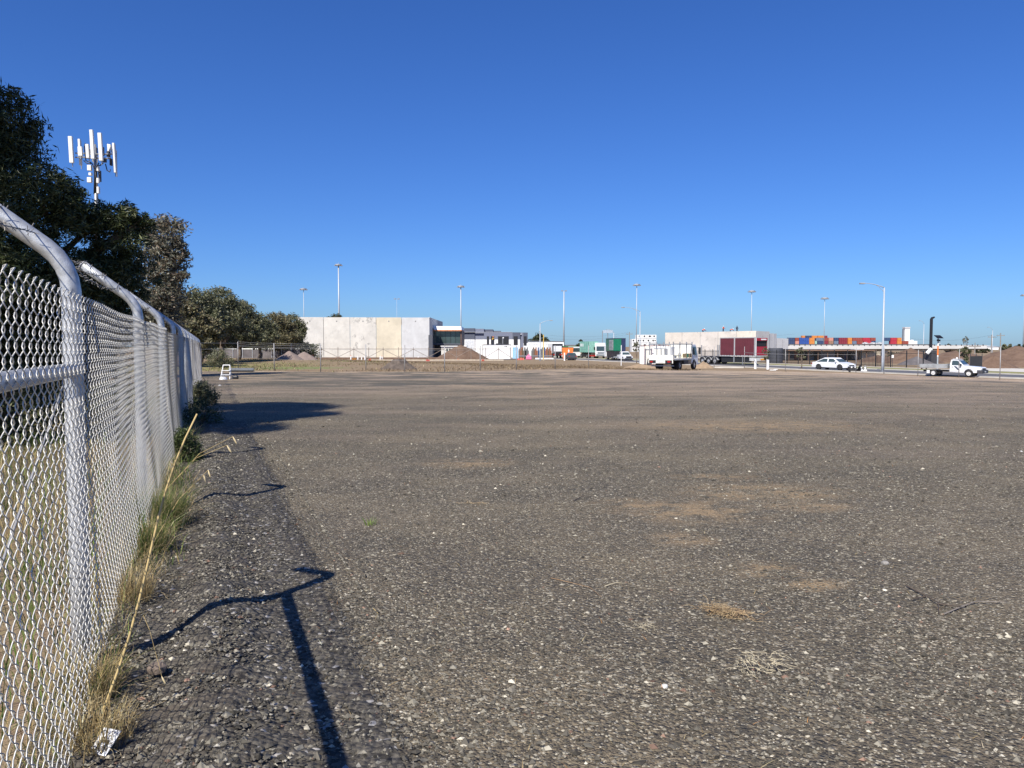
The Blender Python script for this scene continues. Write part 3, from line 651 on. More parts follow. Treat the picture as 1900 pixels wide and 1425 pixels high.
# ================================================================== TREES
def tree(name, label, base, lobes, n, leaf, pal, group=None, trunk=.14, droop=.6, clump=.30, parts=1):
    """lobes: (x,y,z,rx,rz) world; leaves sit in clumps spread through each lobe"""
    base = Vector(base); o = thing(name, label, 'tree', base, 0, group)
    L = np.array([(l[0] - base.x, l[1] - base.y, l[2] - base.z, l[3], l[4]) for l in lobes])
    vol = L[:, 3] ** 2 * L[:, 4]; vol = vol ** .75; pts = []; cl = []
    for l, v in zip(L, vol / vol.sum()):
        m = int(n * v); nc = max(6, int(m / 55))
        d = rng.normal(0, 1, (nc, 3)); d /= np.linalg.norm(d, axis=1, keepdims=True)
        r = rng.uniform(.25, 1, nc) ** .5 * (.72 + .5 * fbm(d * 2.2 + l[:3], 3, 6)); c = d * r[:, None] * np.array([l[3], l[3], l[4]]) + l[:3]
        cs = rng.uniform(.6, 1.35, nc) * clump * min(l[3], l[4]) ; j = rng.integers(0, nc, m)
        g = rng.normal(0, 1, (m, 3)); g /= np.linalg.norm(g, axis=1, keepdims=True); g *= rng.random((m, 1)) ** .45
        pts.append(c[j] + g * cs[j][:, None] * np.array([1, 1, .75])); cl.append(c)
    leaves_mesh('crown', np.concatenate(pts), leaf[0], leaf[1], pal, o, droop)
    m = MB(); top = Vector(tuple(np.average(L[:, :3], axis=0, weights=vol)))
    k1 = Vector((top.x * .3 + trunk * .6, top.y * .3, top.z * .35)); m.tube([(0, 0, -.2), k1 * .5 + Vector((trunk * .4, 0, 0)), k1, top], [trunk * 1.25, trunk, trunk * .8, trunk * .3], 9)
    for l, c in zip(L, cl):
        e = Vector(tuple(l[:3])); mid = k1.lerp(e, .55) + Vector((0, 0, -.06 * l[4])); m.tube([k1, mid, e], [trunk * .55, trunk * .38, trunk * .16], 6)
        for q in c[:: max(1, len(c) // 7)][:7]: m.tube([mid.lerp(e, .6), Vector(tuple(q))], [trunk * .16, trunk * .05], 4, cap=False)
    m.build('trunk', BARK, o, smooth=True); return o
DK2_ = [(.05, .058, .028), (.07, .072, .036), (.038, .045, .022)]
def PL(px, py, d, r, rz=None):                              # lobe seen at px,py with radius in photo pixels
    p = at(px, py, d); return (p.x, p.y, p.z, r * d / F_PX, (rz or r) * d / F_PX)
near = [PL(-40, 272, 12.5, 112, 112), PL(10, 238, 12.6, 62, 70), PL(-275, 60, 11.5, 160, 240), PL(-285, -120, 11, 125, 140), PL(-275, -400, 10.4, 105, 120), PL(-260, -260, 10.7, 110, 120), PL(-285, -200, 13.0, 130, 150), PL(-320, -60, 11.5, 150, 150), PL(-300, -300, 11.3, 130, 130), PL(-330, -180, 10.6, 140, 140), PL(-330, -350, 12.2, 130, 130), PL(-350, -150, 9.2, 150, 150), PL(-270, -420, 11.6, 110, 110), PL(-265, -330, 12.4, 110, 110), PL(60, 385, 12.6, 95, 85), PL(125, 385, 13, 55, 50), PL(178, 412, 13.4, 48, 46),
        PL(222, 432, 13.6, 60, 60), PL(252, 420, 13.6, 34, 36), PL(178, 510, 13.6, 78, 60), PL(80, 520, 13.0, 125, 80), PL(235, 520, 14.2, 52, 58), PL(-80, 520, 12, 150, 110), PL(150, 590, 14, 110, 60), PL(30, 630, 13.2, 110, 70), PL(110, 660, 14.5, 120, 60), PL(210, 600, 15, 60, 60)]
tree('wattle_tree', 'dense dark green tree with narrow leaves overhanging the chain link fence', (-8.9, 13.6, 0), near, 340000, (.12, .022), DKG, None, .17, .6, .31)
gum = [PL(308, 435, 40, 34, 38), PL(322, 495, 40, 28, 38), PL(296, 465, 40.5, 34, 48), PL(285, 540, 40, 50, 48), PL(332, 478, 40, 16, 18), PL(318, 545, 40, 26, 28), PL(262, 600, 40, 60, 40), PL(300, 600, 40, 40, 40)]
tree('gum_tree', 'grey leaved gum tree rising behind the dark tree', gd(285, 41), gum, 24000, (.24, .07), GRY, None, .16, .6, .46)
TR = [(338, 545, 42, 62), (372, 532, 44, 78), (412, 530, 40, 84), (356, 568, 44, 70), (446, 556, 34, 92), (478, 580, 30, 104), (512, 577, 32, 112), (538, 580, 26, 122), (549, 606, 10, 157)]
TL = ['bushy olive gum tree just right of the grey leaved gum', 'tall olive gum tree, broadest crown of the far row', 'tall gum tree with the highest crown of the far row', 'lower gum tree in front of the broad olive gum',
      'sloping gum tree on the right shoulder of the far row', 'low brownish gum tree in the dip of the far row', 'round dark gum tree left of the concrete wall', 'dark gum tree touching the left end of the concrete wall', 'small gum tree shading the left end of the concrete wall']
for i, ((px, pt, r, d), lb) in enumerate(zip(TR, TL)):
    h = 640 - pt; lo = [PL(px, pt + r * .7, d, r * .75, r * .7), PL(px - r * .55, pt + r * 1.15, d, r * .6), PL(px + r * .6, pt + r * 1.2, d + 1, r * .6), PL(px + r * .1, pt + r * 1.7, d - 2, r * .8, r * .6), PL(px - r * .5, pt + h * .66, d, r * .85, h * .24), PL(px + r * .6, pt + h * .70, d, r * .8, h * .22), PL(px - r * .1, pt + h * .93, d + 2, r * 1.0, h * .14), PL(px - r * .75, pt + h * .40, d, r * .4, r * .35), PL(px + r * .85, pt + h * .48, d, r * .35, r * .3)]
    tree('gum_tree', lb, gd(px + random.uniform(-8, 8), d), lo, 26000, (.26, .11), OLV if i % 3 else [(.15, .135, .07), (.19, .155, .085), (.11, .11, .055)], 'far row of gum trees', .26, .6, .40)
nu = 15000; x = rng.uniform(-54, -33, nu); y = rng.uniform(124, 134, nu); hz = (1.6 + 2.4 * fbm(np.stack([x * .35, y * .2], -1), 3, 41)); z = zt(x, y) + hz * rng.random(nu) ** .8
leaves_mesh('undergrowth', np.stack([x, y, z], -1), .34, .15, DK2_ + OLV[:1], None, .6)
def small_tree(name, label, px, pt, pb, r, d, n, pal, group=None, leaf=.35, tk=.2):
    h = pb - pt; lo = [PL(px, pt + r * .8, d, r * .7, r * .75), PL(px - r * .5, pt + r * 1.1, d, r * .55), PL(px + r * .5, pt + r * 1.2, d, r * .55), PL(px, pt + h * .55, d, r * .8, r * .6)]
    return tree(name, label, gd(px, d), lo, n, (leaf, leaf * .4), pal, group, tk, .6, .45)
DK2 = [(.05, .058, .028), (.07, .072, .036), (.038, .045, .022)]
small_tree('background_tree', 'low dark tree top showing above the concrete wall by the tallest lamp mast', 620, 580, 655, 18, 235, 2600, DK2, 'trees behind the buildings', .7, .4)
small_tree('background_tree', 'sparse tree top above the white office fascia', 812, 598, 655, 11, 230, 500, DK2, 'trees behind the buildings', .6, .3)
small_tree('background_tree', 'rounded dark tree behind the white hoarding', 1001, 615, 652, 19, 230, 3500, DK2, 'trees behind the buildings', .7, .5)
small_tree('background_tree', 'dark tree behind the teal container', 1081, 629, 655, 14, 240, 2200, DK2, 'trees behind the buildings', .7, .4)
small_tree('street_tree', 'young street tree before the black palisade fence', 1487, 641, 680, 10, 95, 900, OLV, 'young street trees', .22, .07)
small_tree('street_tree', 'young street tree in front of the stacked white containers', 1181, 633, 668, 7, 128, 600, OLV, 'young street trees', .22, .06)
small_tree('street_tree', 'young street tree at the open end of the red trailer', 1421, 645, 680, 8, 98, 600, OLV, 'young street trees', .2, .06)
small_tree('street_tree', 'leafy street tree rising behind the white utility truck', 1791, 640, 690, 13, 82, 1500, OLV, 'young street trees', .2, .07)
tr = small_tree('street_tree', 'thin bare grey sapling top behind the leafy street tree', 1791, 624, 690, 7, 86, 160, GRY, 'young street trees', .2, .05)
for i, (px, pt, r, lb) in enumerate([(1762, 637, 7, 'dark scrub bush at the skyline left of the white warehouse'), (1868, 637, 12, 'wide green bush at the skyline right of the white warehouse'), (1896, 636, 9, 'dark bush at the right end of the skyline'), (1822, 643, 9, 'low scrub bush in front of the white warehouse')]):
    d = 330; p = at(px, pt + r * .7, d); lo = [PL(px, pt + r * .7, d, r * .8, r * .6), PL(px + r * .7, pt + r * .9, d, r * .7, r * .45), PL(px - r * .7, pt + r * .95, d, r * .7, r * .45)]
    tree('skyline_bush', lb, gd(px, d), lo, 900, (.9, .5), DK2 if i != 1 else OLV, 'bushes on the skyline', .3, .6, .5)
for i, (px, pt, r) in enumerate([(1668, 649, 8), (1652, 652, 7), (1684, 655, 7)]):
    d = 150; lo = [PL(px, pt + r * .7, d, r, r * .7), PL(px + r, pt + r, d, r * .7, r * .5)]
    tree('scrub_bush', ['grey green scrub bush under the bridge, highest of three', 'grey green scrub bush under the bridge nearest the lamp pole', 'grey green scrub bush beside the dirt mound foot'][i], gd(px, d), lo, 700, (.4, .2), GRY, 'scrub under the bridge', .15, .6, .5)

# ================================================================== BUILDINGS
WHITE = M('white_paint', (.78, .78, .76), .45, var=.06); CREAM = M('cream_paint', (.72, .70, .62), .5, var=.08)
CHAR = M('charcoal_cladding', (.075, .08, .095), .6, var=.1); GREY = M('grey_render', (.165, .18, .235), .7, var=.06); DGREY = M('dark_grey_render', (.082, .092, .125), .7, var=.06)
GLASS = M('dark_glass', (.05, .075, .075), .06, var=.3, scale=.4, spec=.8); BLACK = M('black_paint', (.018, .018, .02), .5, var=.1); RUB = M('rubber', (.022, .022, .023), .85, var=.2)
ORANGE = M('orange_paint', (.80, .20, .035), .5, var=.12); STEEL = M('grey_steel', (.34, .35, .36), .45, .5, var=.15); DARKST = M('dark_steel', (.05, .05, .055), .6, var=.2)
SOIL = NT('bare_soil')
def _s(k):
    p = k.pos(); n = k.noise(p, .9, 7, .7); k.set(k.b.inputs['Base Color'], k.mix(k.ramp(n, .35, .68), (.105, .063, .04), (.175, .115, .078))); k.b.inputs['Roughness'].default_value = .95; k.bump(k.noise(p, 3, 6, .7), .8, .15)
_s(SOIL)
GRAVP = M('grey_gravel_heap', (.11, .10, .10), .95, var=.3, scale=2, bump=.6); TOPSOIL = M('dark_topsoil', (.115, .09, .072), .95, var=.45, scale=3, bump=1.0); SANDM = M('pale_sand_heap', (.22, .17, .145), .95, var=.2, scale=2, bump=.5); SANDY = M('yellow_clay_heap', (.30, .215, .135), .95, var=.25, scale=2, bump=.6)
def concrete(name, col, stain):
    k = NT(name); o = k.pos(); n = k.noise(o, .38, 7, .68); n2 = k.noise(o, .75, 8, .74); n3 = k.noise(k.pos((1.2, 1.2, .25)), .9, 6, .7)
    a = k.mix(k.ramp(n, .36, .66), tuple(c * .80 for c in col), col); a = k.mix(k.math('MULTIPLY', k.ramp(n3, .50, .68), .25), a, tuple(c * .72 for c in col))
    a = k.mix(k.math('MULTIPLY', k.ramp(n2, .55, .63), stain), a, (.25, .24, .225))
    k.set(k.b.inputs['Base Color'], a); k.b.inputs['Roughness'].default_value = .9; return k.m
TILT_ = [concrete('tilt_panel_cool', (.63, .605, .55), .3), concrete('tilt_panel_plain', (.64, .61, .545), .2), concrete('tilt_panel_stained', (.635, .605, .54), .8), concrete('tilt_panel_yellow', (.65, .58, .44), .15), concrete('tilt_panel_grey', (.58, .58, .57), .2)]

# concrete warehouse: five tilt-up panels facing the yard and a side wall running back
D0 = 165.0; sc = D0 / F_PX
def fx(px): return (px - 950) * sc
w0 = gd(675, D0); zt0 = at(675, 588.5, D0).z
wh = thing('concrete_warehouse', 'long pale concrete warehouse of five tall wall panels, the fourth one yellowish', 'building', w0)
joints = [551, 601, 650, 698.5, 745.5, 797.5]
def loc(px, y=0.0, z=0.0): return Vector((fx(px) - w0.x, y, z))
for i in range(5):
    MB().box(fx(joints[i]) - w0.x + .04, fx(joints[i + 1]) - w0.x - .04, 0, .2, -.4, zt0 - w0.z - .02 * i).build('wall_panel', TILT_[i], wh, bevel=.02)
    p = wh.children[-1]; x = (fx(joints[i]) + fx(joints[i + 1])) / 2 - w0.x
    MB().box(x - .12, x + .12, -.004, .03, zt0 - w0.z - 1.0, zt0 - w0.z - .75).build('lifting_recess', M('recess_grey', (.22, .215, .21), .9), p)
MB().box(fx(551) - w0.x + .1, fx(797.5) - w0.x - .05, .2, 30, zt0 - w0.z - .8, zt0 - w0.z - .5).build('roof', STEEL, wh)
xr = fx(797.5) - w0.x
for i in range(5): MB().box(xr - .2, xr, .22 + 6.2 * i, 6.36 + 6.2 * i, -.4, zt0 - w0.z).build('wall_panel', TILT_[4], wh, bevel=.02)
MB().box(fx(551) - w0.x, fx(551) - w0.x + .2, .22, 31, -.4, zt0 - w0.z).build('wall_panel', TILT_[0], wh)
MB().box(xr - .25, xr + .6, -.05, .19, -.3, 5.2).build('corner_column', CHAR, wh)

# glazed office tacked on beside it
o0 = gd(827, 172); s2 = 172 / F_PX; ofc = thing('glazed_office', 'office wing with a white fascia, orange band and dark glazed upper floor', 'building', o0)
def zz(py, d): return at(950, py, d).z - CAM_H + CAM_H
def X2(px, d=172): return (px - 950) * d / F_PX - o0.x
def Z2(py, d=172): return at(950, py, d).z - o0.z
fas = MB(); fas.add([(X2(803), .3, Z2(605)), (X2(855.5), .3, Z2(605.5)), (X2(857), -.8, Z2(612)), (X2(806), -.8, Z2(612)), (X2(803), 9, Z2(605)), (X2(855.5), 9, Z2(605.5)), (X2(857), 9, Z2(612)), (X2(806), 9, Z2(612))],
                    [(0, 1, 2, 3), (4, 7, 6, 5), (0, 4, 5, 1), (1, 5, 6, 2), (2, 6, 7, 3), (3, 7, 4, 0)]).build('fascia', WHITE, ofc)
MB().box(X2(805), X2(857), -.85, 9, Z2(614.4), Z2(612) - .01).build('orange_band', M('copper_band', (.50, .20, .09), .6), ofc)
for i in range(6):
    a = 800 + i * 9.1; g = MB().box(X2(a), X2(a + 8.6), .25, .35, Z2(637), Z2(614.6)).build('window', GLASS, ofc)
    MB().box(X2(a + 8.6), X2(a + 9.1), .15, .4, Z2(637), Z2(614.6)).build('mullion', BLACK, ofc)
MB().box(X2(799), X2(857), .1, .5, Z2(640), Z2(637) - .01).build('sill_band', CHAR, ofc)
MB().box(X2(854.4), X2(857.4), -.3, 9, Z2(640), Z2(614.5)).build('end_post', M('brown_cladding', (.09, .055, .045), .6), ofc)
MB().box(X2(798), X2(857), 3.0, 9, -.5, Z2(637.2)).build('wall', CHAR, ofc)
for a in (806, 822, 838, 853): MB().box(X2(a), X2(a + .8), .8, 1.0, -.5, Z2(640) - .01).build('column', CHAR, ofc)
# white lean-to / site hut under it
h0 = gd(842, 165); hut = thing('site_hut', 'low white site hut behind the brown soil heap under the glazed office', 'hut', h0)
def bxp(px0, px1, py0, py1, d, y0, y1, o): return MB().box((px0 - 950) * d / F_PX - o.x, (px1 - 950) * d / F_PX - o.x, y0, y1, at(950, py1, d).z - o.z, at(950, py0, d).z - o.z)
bxp(819, 864, 643, 668, 165, 0, 4, h0).build('wall', CREAM, hut); bxp(818, 866, 641.5, 643, 165, -.3, 4.3, h0).build('roof', WHITE, hut)
for a in (828, 833): bxp(a, a + 3.4, 646.5, 652, 165, -.03, .02, h0).build('window', GLASS, hut)

# grey showroom: stepped volumes, white below
def building(name, label, pxc, d): g = gd(pxc, d); return thing(name, label, 'building', g), g
sh, g0 = building('grey_showroom', 'two tone grey and white commercial building with black window openings', 915, 196)
def vol(nm, px0, px1, py0, py1, mat, y0=0, y1=10, d=196): return bxp(px0, px1, py0, py1, d, y0, y1, g0).build(nm, mat, sh)
vol('upper_wall', 857, 880.9, 609, 629.6, DGREY); vol('lower_wall', 857, 880.9, 629.7, 667, WHITE, .03)
vol('roller_door', 863, 879, 631, 664, M('pale_door', (.62, .64, .66), .5), -.03, .02)
vol('upper_wall', 881, 898, 610, 629.6, GREY, .3); vol('lower_wall', 881, 898, 629.7, 667, WHITE, .33)
vol('upper_storey', 898, 914, 610.5, 616.4, DGREY, 4, 12); vol('upper_storey', 914.1, 928.6, 613, 616.4, DGREY, 6, 12)
vol('upper_wall', 898.1, 951, 616.5, 629.6, GREY, -.4); vol('lower_wall', 898.1, 951, 629.7, 667, WHITE, -.37)
vol('upper_wall', 951.1, 965, 616.8, 629.6, DGREY, -1.0); vol('lower_wall', 951.1, 965, 629.7, 667, WHITE, -.97)
vol('wall_return', 965.1, 971, 617, 667, GREY, -.6); vol('upper_wall', 971.1, 979, 617.2, 636.5, DGREY, -1.2); vol('lower_wall', 971.1, 979, 636.6, 667, WHITE, -1.17)
vol('parapet_cap', 856.8, 951, 615.9, 616.5, M('zinc_cap', (.45, .46, .48), .5), -.45, 0)
for a, b, t, u, yy in [(903.5, 907.5, 624, 638.5, -.42), (911, 917, 624, 638.5, -.42), (924, 944, 624, 638.8, -.42), (953, 960.5, 624, 640, -1.02), (971.6, 976.8, 624, 641, -1.22)]:
    f = vol('window', a, b, t, u, BLACK, yy - .03, yy + .06); 
    for q in np.arange(a + (b - a) / max(2, round((b - a) / 4)), b - .5, (b - a) / max(2, round((b - a) / 4))): bxp(q - .12, q + .12, t, u, 196, yy - .08, yy - .031, g0).build('mullion', DARKST, f)
wl = vol('wall_light', 965.8, 967.3, 619.5, 621, WHITE, -1.0, -.6)
vol('threshold', 932, 933, 626, 638, STEEL, -.9, -.8)
# white hoarding beyond
hb, g0h = building('white_warehouse', 'low white shed wall with faint lettering beyond the row of stored fence panels', 1012, 214)
def v3(nm, a, b, c_, d_, mat, y0=0, y1=6): return bxp(a, b, c_, d_, 214, y0, y1, g0h).build(nm, mat, hb)
v3('wall', 976, 1046, 633.5, 662, WHITE); v3('roof', 975.5, 1046.5, 632.6, 633.4, STEEL, -.2, 6.2)
FAINT = M('faint_letters', (.50, .52, .57), .6, var=.05)
for q in (981, 988, 991, 994, 997, 1013, 1016): v3('letter', q, q + 1.7, 637, 640, FAINT, -.03, .02)

# second concrete building behind the trucks, built of tilt-up panels, with its corner turned
cb, gc = building('concrete_factory', 'unfinished pale concrete panel building with workers on its flat roof', 1318, 185)
DC = 185.0; jn = [(1233.5, 617.2), (1265, 616.8), (1298.5, 616.2), (1331.5, 615.4), (1366, 614.6), (1402, 613.8)]
for i in range(5):
    (a, ta), (b, tb) = jn[i], jn[i + 1]; zb = -.6
    m = MB(); xa, xb = (a + .25 - 950) * DC / F_PX - gc.x, (b - .25 - 950) * DC / F_PX - gc.x; za, zb2 = at(950, ta, DC).z - gc.z, at(950, tb, DC).z - gc.z
    m.add([(xa, 0, zb), (xb, 0, zb), (xb, .2, zb), (xa, .2, zb), (xa, 0, za), (xb, 0, zb2), (xb, .2, zb2), (xa, .2, za)], [(3, 2, 1, 0), (4, 5, 6, 7), (0, 1, 5, 4), (1, 2, 6, 5), (2, 3, 7, 6), (3, 0, 4, 7)])
    m.build('wall_panel', concrete('factory_panel_%s' % 'abcde'[i], [(.66, .60, .52), (.66, .605, .53), (.64, .59, .53), (.66, .61, .54), (.72, .66, .56)][i], .35), cb)
xr = (1402 - 950) * DC / F_PX - gc.x; SIDEC = concrete('factory_side', (.50, .50, .49), .1)
def wallseg(nm, pa, da, pb, db, ta, tb, mat):
    a, b = Vector(((pa - 950) * da / F_PX - gc.x, da - DC, -.6)), Vector(((pb - 950) * db / F_PX - gc.x, db - DC, -.6)); n = (b - a).cross(Vector((0, 0, 1))).normalized() * .2
    za, zb_ = at(950, ta, da).z - gc.z, at(950, tb, db).z - gc.z; up_a, up_b = Vector((a.x, a.y, za)), Vector((b.x, b.y, zb_))
    MB().add([a, b, b - n, a - n, up_a, up_b, up_b - n, up_a - n], [(3, 2, 1, 0), (4, 5, 6, 7), (0, 1, 5, 4), (1, 2, 6, 5), (2, 3, 7, 6), (3, 0, 4, 7)]).build(nm, mat, cb)
RIBG = M('ribbed_grey', (.50, .50, .50), .6, var=.12, scale=.8)
wallseg('side_panel', 1402.2, 185.3, 1414, 186.6, 613.9, 614.6, SIDEC); wallseg('side_panel', 1414.4, 186.7, 1427, 188.1, 614.6, 615.2, SIDEC)
for a, b, da, ta in [(1427.5, 1434, 188.6, 618.5), (1434.3, 1440, 189.4, 619), (1440.5, 1451, 190.4, 627.5), (1451.3, 1462, 191.4, 628)]: wallseg('side_panel', a, da, b, da + .8, ta, ta + .2, RIBG)
wallseg('side_panel', 1236, 197, 1233.9, 185.25, 617.6, 617.3, SIDEC)
MB().box((1238 - 950) * 197 / F_PX - gc.x, xr - .3, .21, 11.9, 5.80, 5.95).build('roof', STEEL, cb)

# pair of rows of stacked white refrigerated containers, ends towards us
RF = M('reefer_white', (.74, .74, .71), .5, var=.08); FANM = M('fan_black', (.03, .03, .03), .6)
k_ = 0
for (px, cols_) in [(1176.5, [653, 645.0, 637.0]), (1185.8, [653, 645, 637, 629]), (1195, [653, 645, 637, 629]), (1204.3, [653, 645, 637, 629]), (1213, [653, 645, 637, 629]), (1222, [653, 646])]:
    col_i = [1176.5, 1185.8, 1195, 1204.3, 1213, 1222].index(px)
    for ri, py in enumerate(cols_):
        d = 400.0; z0 = at(px, py, d).z; x0 = (px - 950) * d / F_PX
        row = ['lowest', 'second', 'third', 'top'][ri]; cn = ['first', 'second', 'third', 'fourth', 'fifth', 'sixth'][col_i]
        o = thing('refrigerated_container', f'white refrigerated container with a round fan, {row} in the {cn} stack from the green truck', 'container', (x0, d, z0), 0, 'stacked white refrigerated containers')
        MB().box(-1.24, 1.24, 0, 6, 0, 2.2).build('body', RF, o)
        f = MB().disc((-.45 + .5 * (ri % 2), -.06, 1.45), .42, 'y', .1, 14).build('fan', FANM, o)
        MB().box(-1.1, 1.1, -.05, -.004, .15, .6).build('machinery_panel', M('reefer_panel', (.55, .55, .54), .5), o)
        if (col_i + ri) % 3 == 0: MB().disc((.55, -.06, 1.45), .34, 'y', .1, 14).build('fan', FANM, o)
# white silo tower and the sheds far away on the right
sil, gs = building('silo_tower', 'tall white concrete silo tower far beyond the bridge', 1680, 620)
MB().box(-1.9, 1.9, -1.9, 1.9, -14, at(950, 609.5, 620).z - gs.z).build('shaft', WHITE, sil); MB().box(-2.3, 2.1, -2.2, 2.2, at(950, 609.4, 620).z - gs.z, at(950, 607, 620).z - gs.z).build('head', M('silo_head', (.55, .53, .52), .7), sil)
MB().box(-2.8, -1.95, -1, 1, -14, at(950, 609.5, 620).z - gs.z - .5).build('stair_tower', STEEL, sil)
s2b, gs2 = building('white_plant_building', 'small white plant building right of the silo tower', 1694, 630)
bxp(1687, 1701, 632.5, 645, 630, 0, 10, gs2).build('wall', WHITE, s2b); bxp(1690.5, 1695, 630.5, 632.4, 630, 1, 6, gs2).build('plant_room', WHITE, s2b)
s3b, gs3 = building('white_shed', 'long white warehouse roof on the skyline at the right', 1828, 480)
bxp(1797, 1852, 643, 649, 480, 0, 20, gs3).build('wall', WHITE, s3b); m = MB()
m.add([((q - 950) * 480 / F_PX - gs3.x, y, at(950, p, 480).z - gs3.z) for q, p, y in [(1797, 642.9, -.5), (1852, 642.9, -.5), (1846, 641.2, 8), (1799, 641.2, 8), (1797, 642.9, 20), (1852, 642.9, 20)]], [(0, 1, 2, 3), (3, 2, 5, 4), (0, 3, 4), (1, 5, 2)]).build('roof', M('pale_roof', (.62, .62, .60), .6), s3b)
gs4 = gd(1127, 300); s4b = thing('billboard', 'white billboard on two thin posts far behind the trucks', 'billboard', gs4)
bxp(1118.5, 1136.5, 612.6, 618, 300, 0, .3, gs4).build('board', M('faded_board', (.36, .43, .50), .8), s4b)
for q in (1117.8, 1127.6): MB().tube([((q - 950) * 300 / F_PX - gs4.x, .4, -.3), ((q - 950) * 300 / F_PX - gs4.x, .4, at(950, 614, 300).z - gs4.z)], .13, 6).build('post', STEEL, s4b)
s5b, gs5 = building('distant_shed', 'low pinkish industrial roof behind the orange skip', 1062, 420)
bxp(1050, 1068, 640.5, 655, 420, 0, 12, gs5).build('wall', M('pale_pink_wall', (.55, .50, .50), .7), s5b); bxp(1049, 1069, 639.6, 640.4, 420, -.3, 12.3, gs5).build('roof', STEEL, s5b)

# ------------------------------------------------------------------ bridge with freight in front of the port
def zat(py, d): return at(950, py, d).z
br = thing('concrete_bridge', 'long low concrete road bridge crossing behind the black fence', 'bridge', gd(1600, 215))
gb = br.location.copy(); DECK = M('bridge_concrete', (.56, .55, .52), .85, var=.12, scale=.3)
x0, x1 = (1425 - 950) * 215 / F_PX - gb.x, (1830 - 950) * 215 / F_PX - gb.x
def slab(nm, xa, xb, y0, y1, za0, za1, zb0, zb1, mat, par):
    return MB().add([(xa, y0, za0), (xb, y0, zb0), (xb, y1, zb0), (xa, y1, za0), (xa, y0, za1), (xb, y0, zb1), (xb, y1, zb1), (xa, y1, za1)], [(3, 2, 1, 0), (4, 5, 6, 7), (0, 1, 5, 4), (1, 2, 6, 5), (2, 3, 7, 6), (3, 0, 4, 7)]).build(nm, mat, par)
Zb = lambda py: zat(py, 215) - gb.z
slab('deck_beam', x0, x1, 0, 10, Zb(648), Zb(641), Zb(647), Zb(641.2), DECK, br)
slab('soffit', x0, x1, .8, 9, Zb(650.5), Zb(648) - .01, Zb(649), Zb(647) - .01, M('soffit_brown', (.17, .14, .115), .9), br)
slab('parapet', x0, x1, .02, .25, Zb(641) + .01, Zb(639.6), Zb(641.2) + .01, Zb(640.2), M('parapet_grey', (.34, .34, .34), .8), br)
for q in np.arange(1462, 1830, 10): MB().box((q - 950) * 215 / F_PX - gb.x, (q - 950) * 215 / F_PX - gb.x + .25, -.12, .019, Zb(641), Zb(639)).build('parapet_post', DARKST, br)
for q in (1500, 1575, 1645, 1715, 1790):
    m = MB(); xx = (q - 950) * 215 / F_PX - gb.x; m.add([(xx - 1.6, 2, Zb(650)), (xx + 1.6, 2, Zb(650)), (xx + .5, 2, Zb(656)), (xx + .5, 2, -.5), (xx - .5, 2, -.5), (xx - .5, 2, Zb(656)), (xx - 1.6, 8, Zb(650)), (xx + 1.6, 8, Zb(650)), (xx + .5, 8, Zb(656)), (xx + .5, 8, -.5), (xx - .5, 8, -.5), (xx - .5, 8, Zb(656))],
        [(0, 1, 2, 3, 4, 5), (11, 10, 9, 8, 7, 6)] + [(i, i + 6, (i + 1) % 6 + 6, (i + 1) % 6) for i in range(6)]).build('pier', DECK, br)
# shipping containers stacked in the port behind the bridge
CONT = {'navy blue': (.035, .06, .13), 'bright orange': (.60, .22, .05), 'royal blue': (.03, .08, .30), 'rust red': (.28, .06, .04), 'maroon': (.22, .025, .04), 'pale green': (.30, .50, .42), 'white': (.70, .70, .68), 'brown': (.30, .17, .11), 'salmon': (.55, .25, .19), 'grey blue': (.14, .18, .25), 'crimson': (.42, .03, .05)}
def cont_mat(c): return M('container_' + c.replace(' ', '_'), CONT[c], .55, var=.18, scale=.6)
def corr_box(L, w, h, pitch=.6):                            # corrugated long side towards -y
    m = MB(); n = max(4, int(L / pitch)); xs_ = np.linspace(-L / 2, L / 2, 2 * n + 1); y = [0.0 if i % 4 in (0, 1) else .06 for i in range(2 * n + 1)]
    m.box(-L / 2, L / 2, .08, w, 0, h)
    b = len(m.v); m.v += [(x, yy, z) for x, yy in zip(xs_, y) for z in (.1, h - .1)]
    m.f += [(b + 2 * i, b + 2 * i + 2, b + 2 * i + 3, b + 2 * i + 1) for i in range(2 * n)]; return m
ROWS = {0: (638.6, [(1450, 12, 'grey blue'), (1462, 13, 'navy blue'), (1475.5, 7, 'salmon'), (1483, 18, 'royal blue'), (1501.5, 10, 'bright orange'), (1512, 4, 'pale green'), (1516.5, 12, 'navy blue'), (1529, 8, 'maroon'), (1537.5, 9, 'brown'), (1547, 9, 'grey blue'), (1556.5, 16, 'maroon'), (1573, 8, 'bright orange'), (1581.5, 8, 'grey blue'), (1590, 12, 'rust red'), (1602.5, 14, 'crimson'), (1617, 8, 'navy blue'), (1652, 12, 'crimson'), (1664.5, 9, 'bright orange'), (1674, 12, 'rust red')]),
        1: (632.6, [(1462, 13, 'navy blue'), (1475.5, 7, 'rust red'), (1483, 18, 'royal blue'), (1501.5, 10, 'bright orange'), (1514, 14, 'grey blue'), (1529, 8, 'rust red'), (1537.5, 9, 'salmon'), (1547, 9, 'navy blue'), (1556.5, 16, 'maroon'), (1573, 8, 'bright orange'), (1582, 18, 'rust red'), (1600.5, 14, 'crimson'), (1615, 10, 'rust red'), (1640, 12, 'navy blue'), (1652.5, 12, 'crimson'), (1665, 8, 'bright orange')]),
        2: (627.6, [(1488, 6, 'bright orange'), (1495, 11, 'navy blue'), (1506.5, 10, 'bright orange'), (1517, 12, 'bright orange'), (1529.5, 6, 'maroon')])}
RN_ = {0: 'bottom', 1: 'second', 2: 'top'}; cnt = {}
ORD = ['leftmost', 'second', 'third', 'fourth', 'fifth', 'sixth']
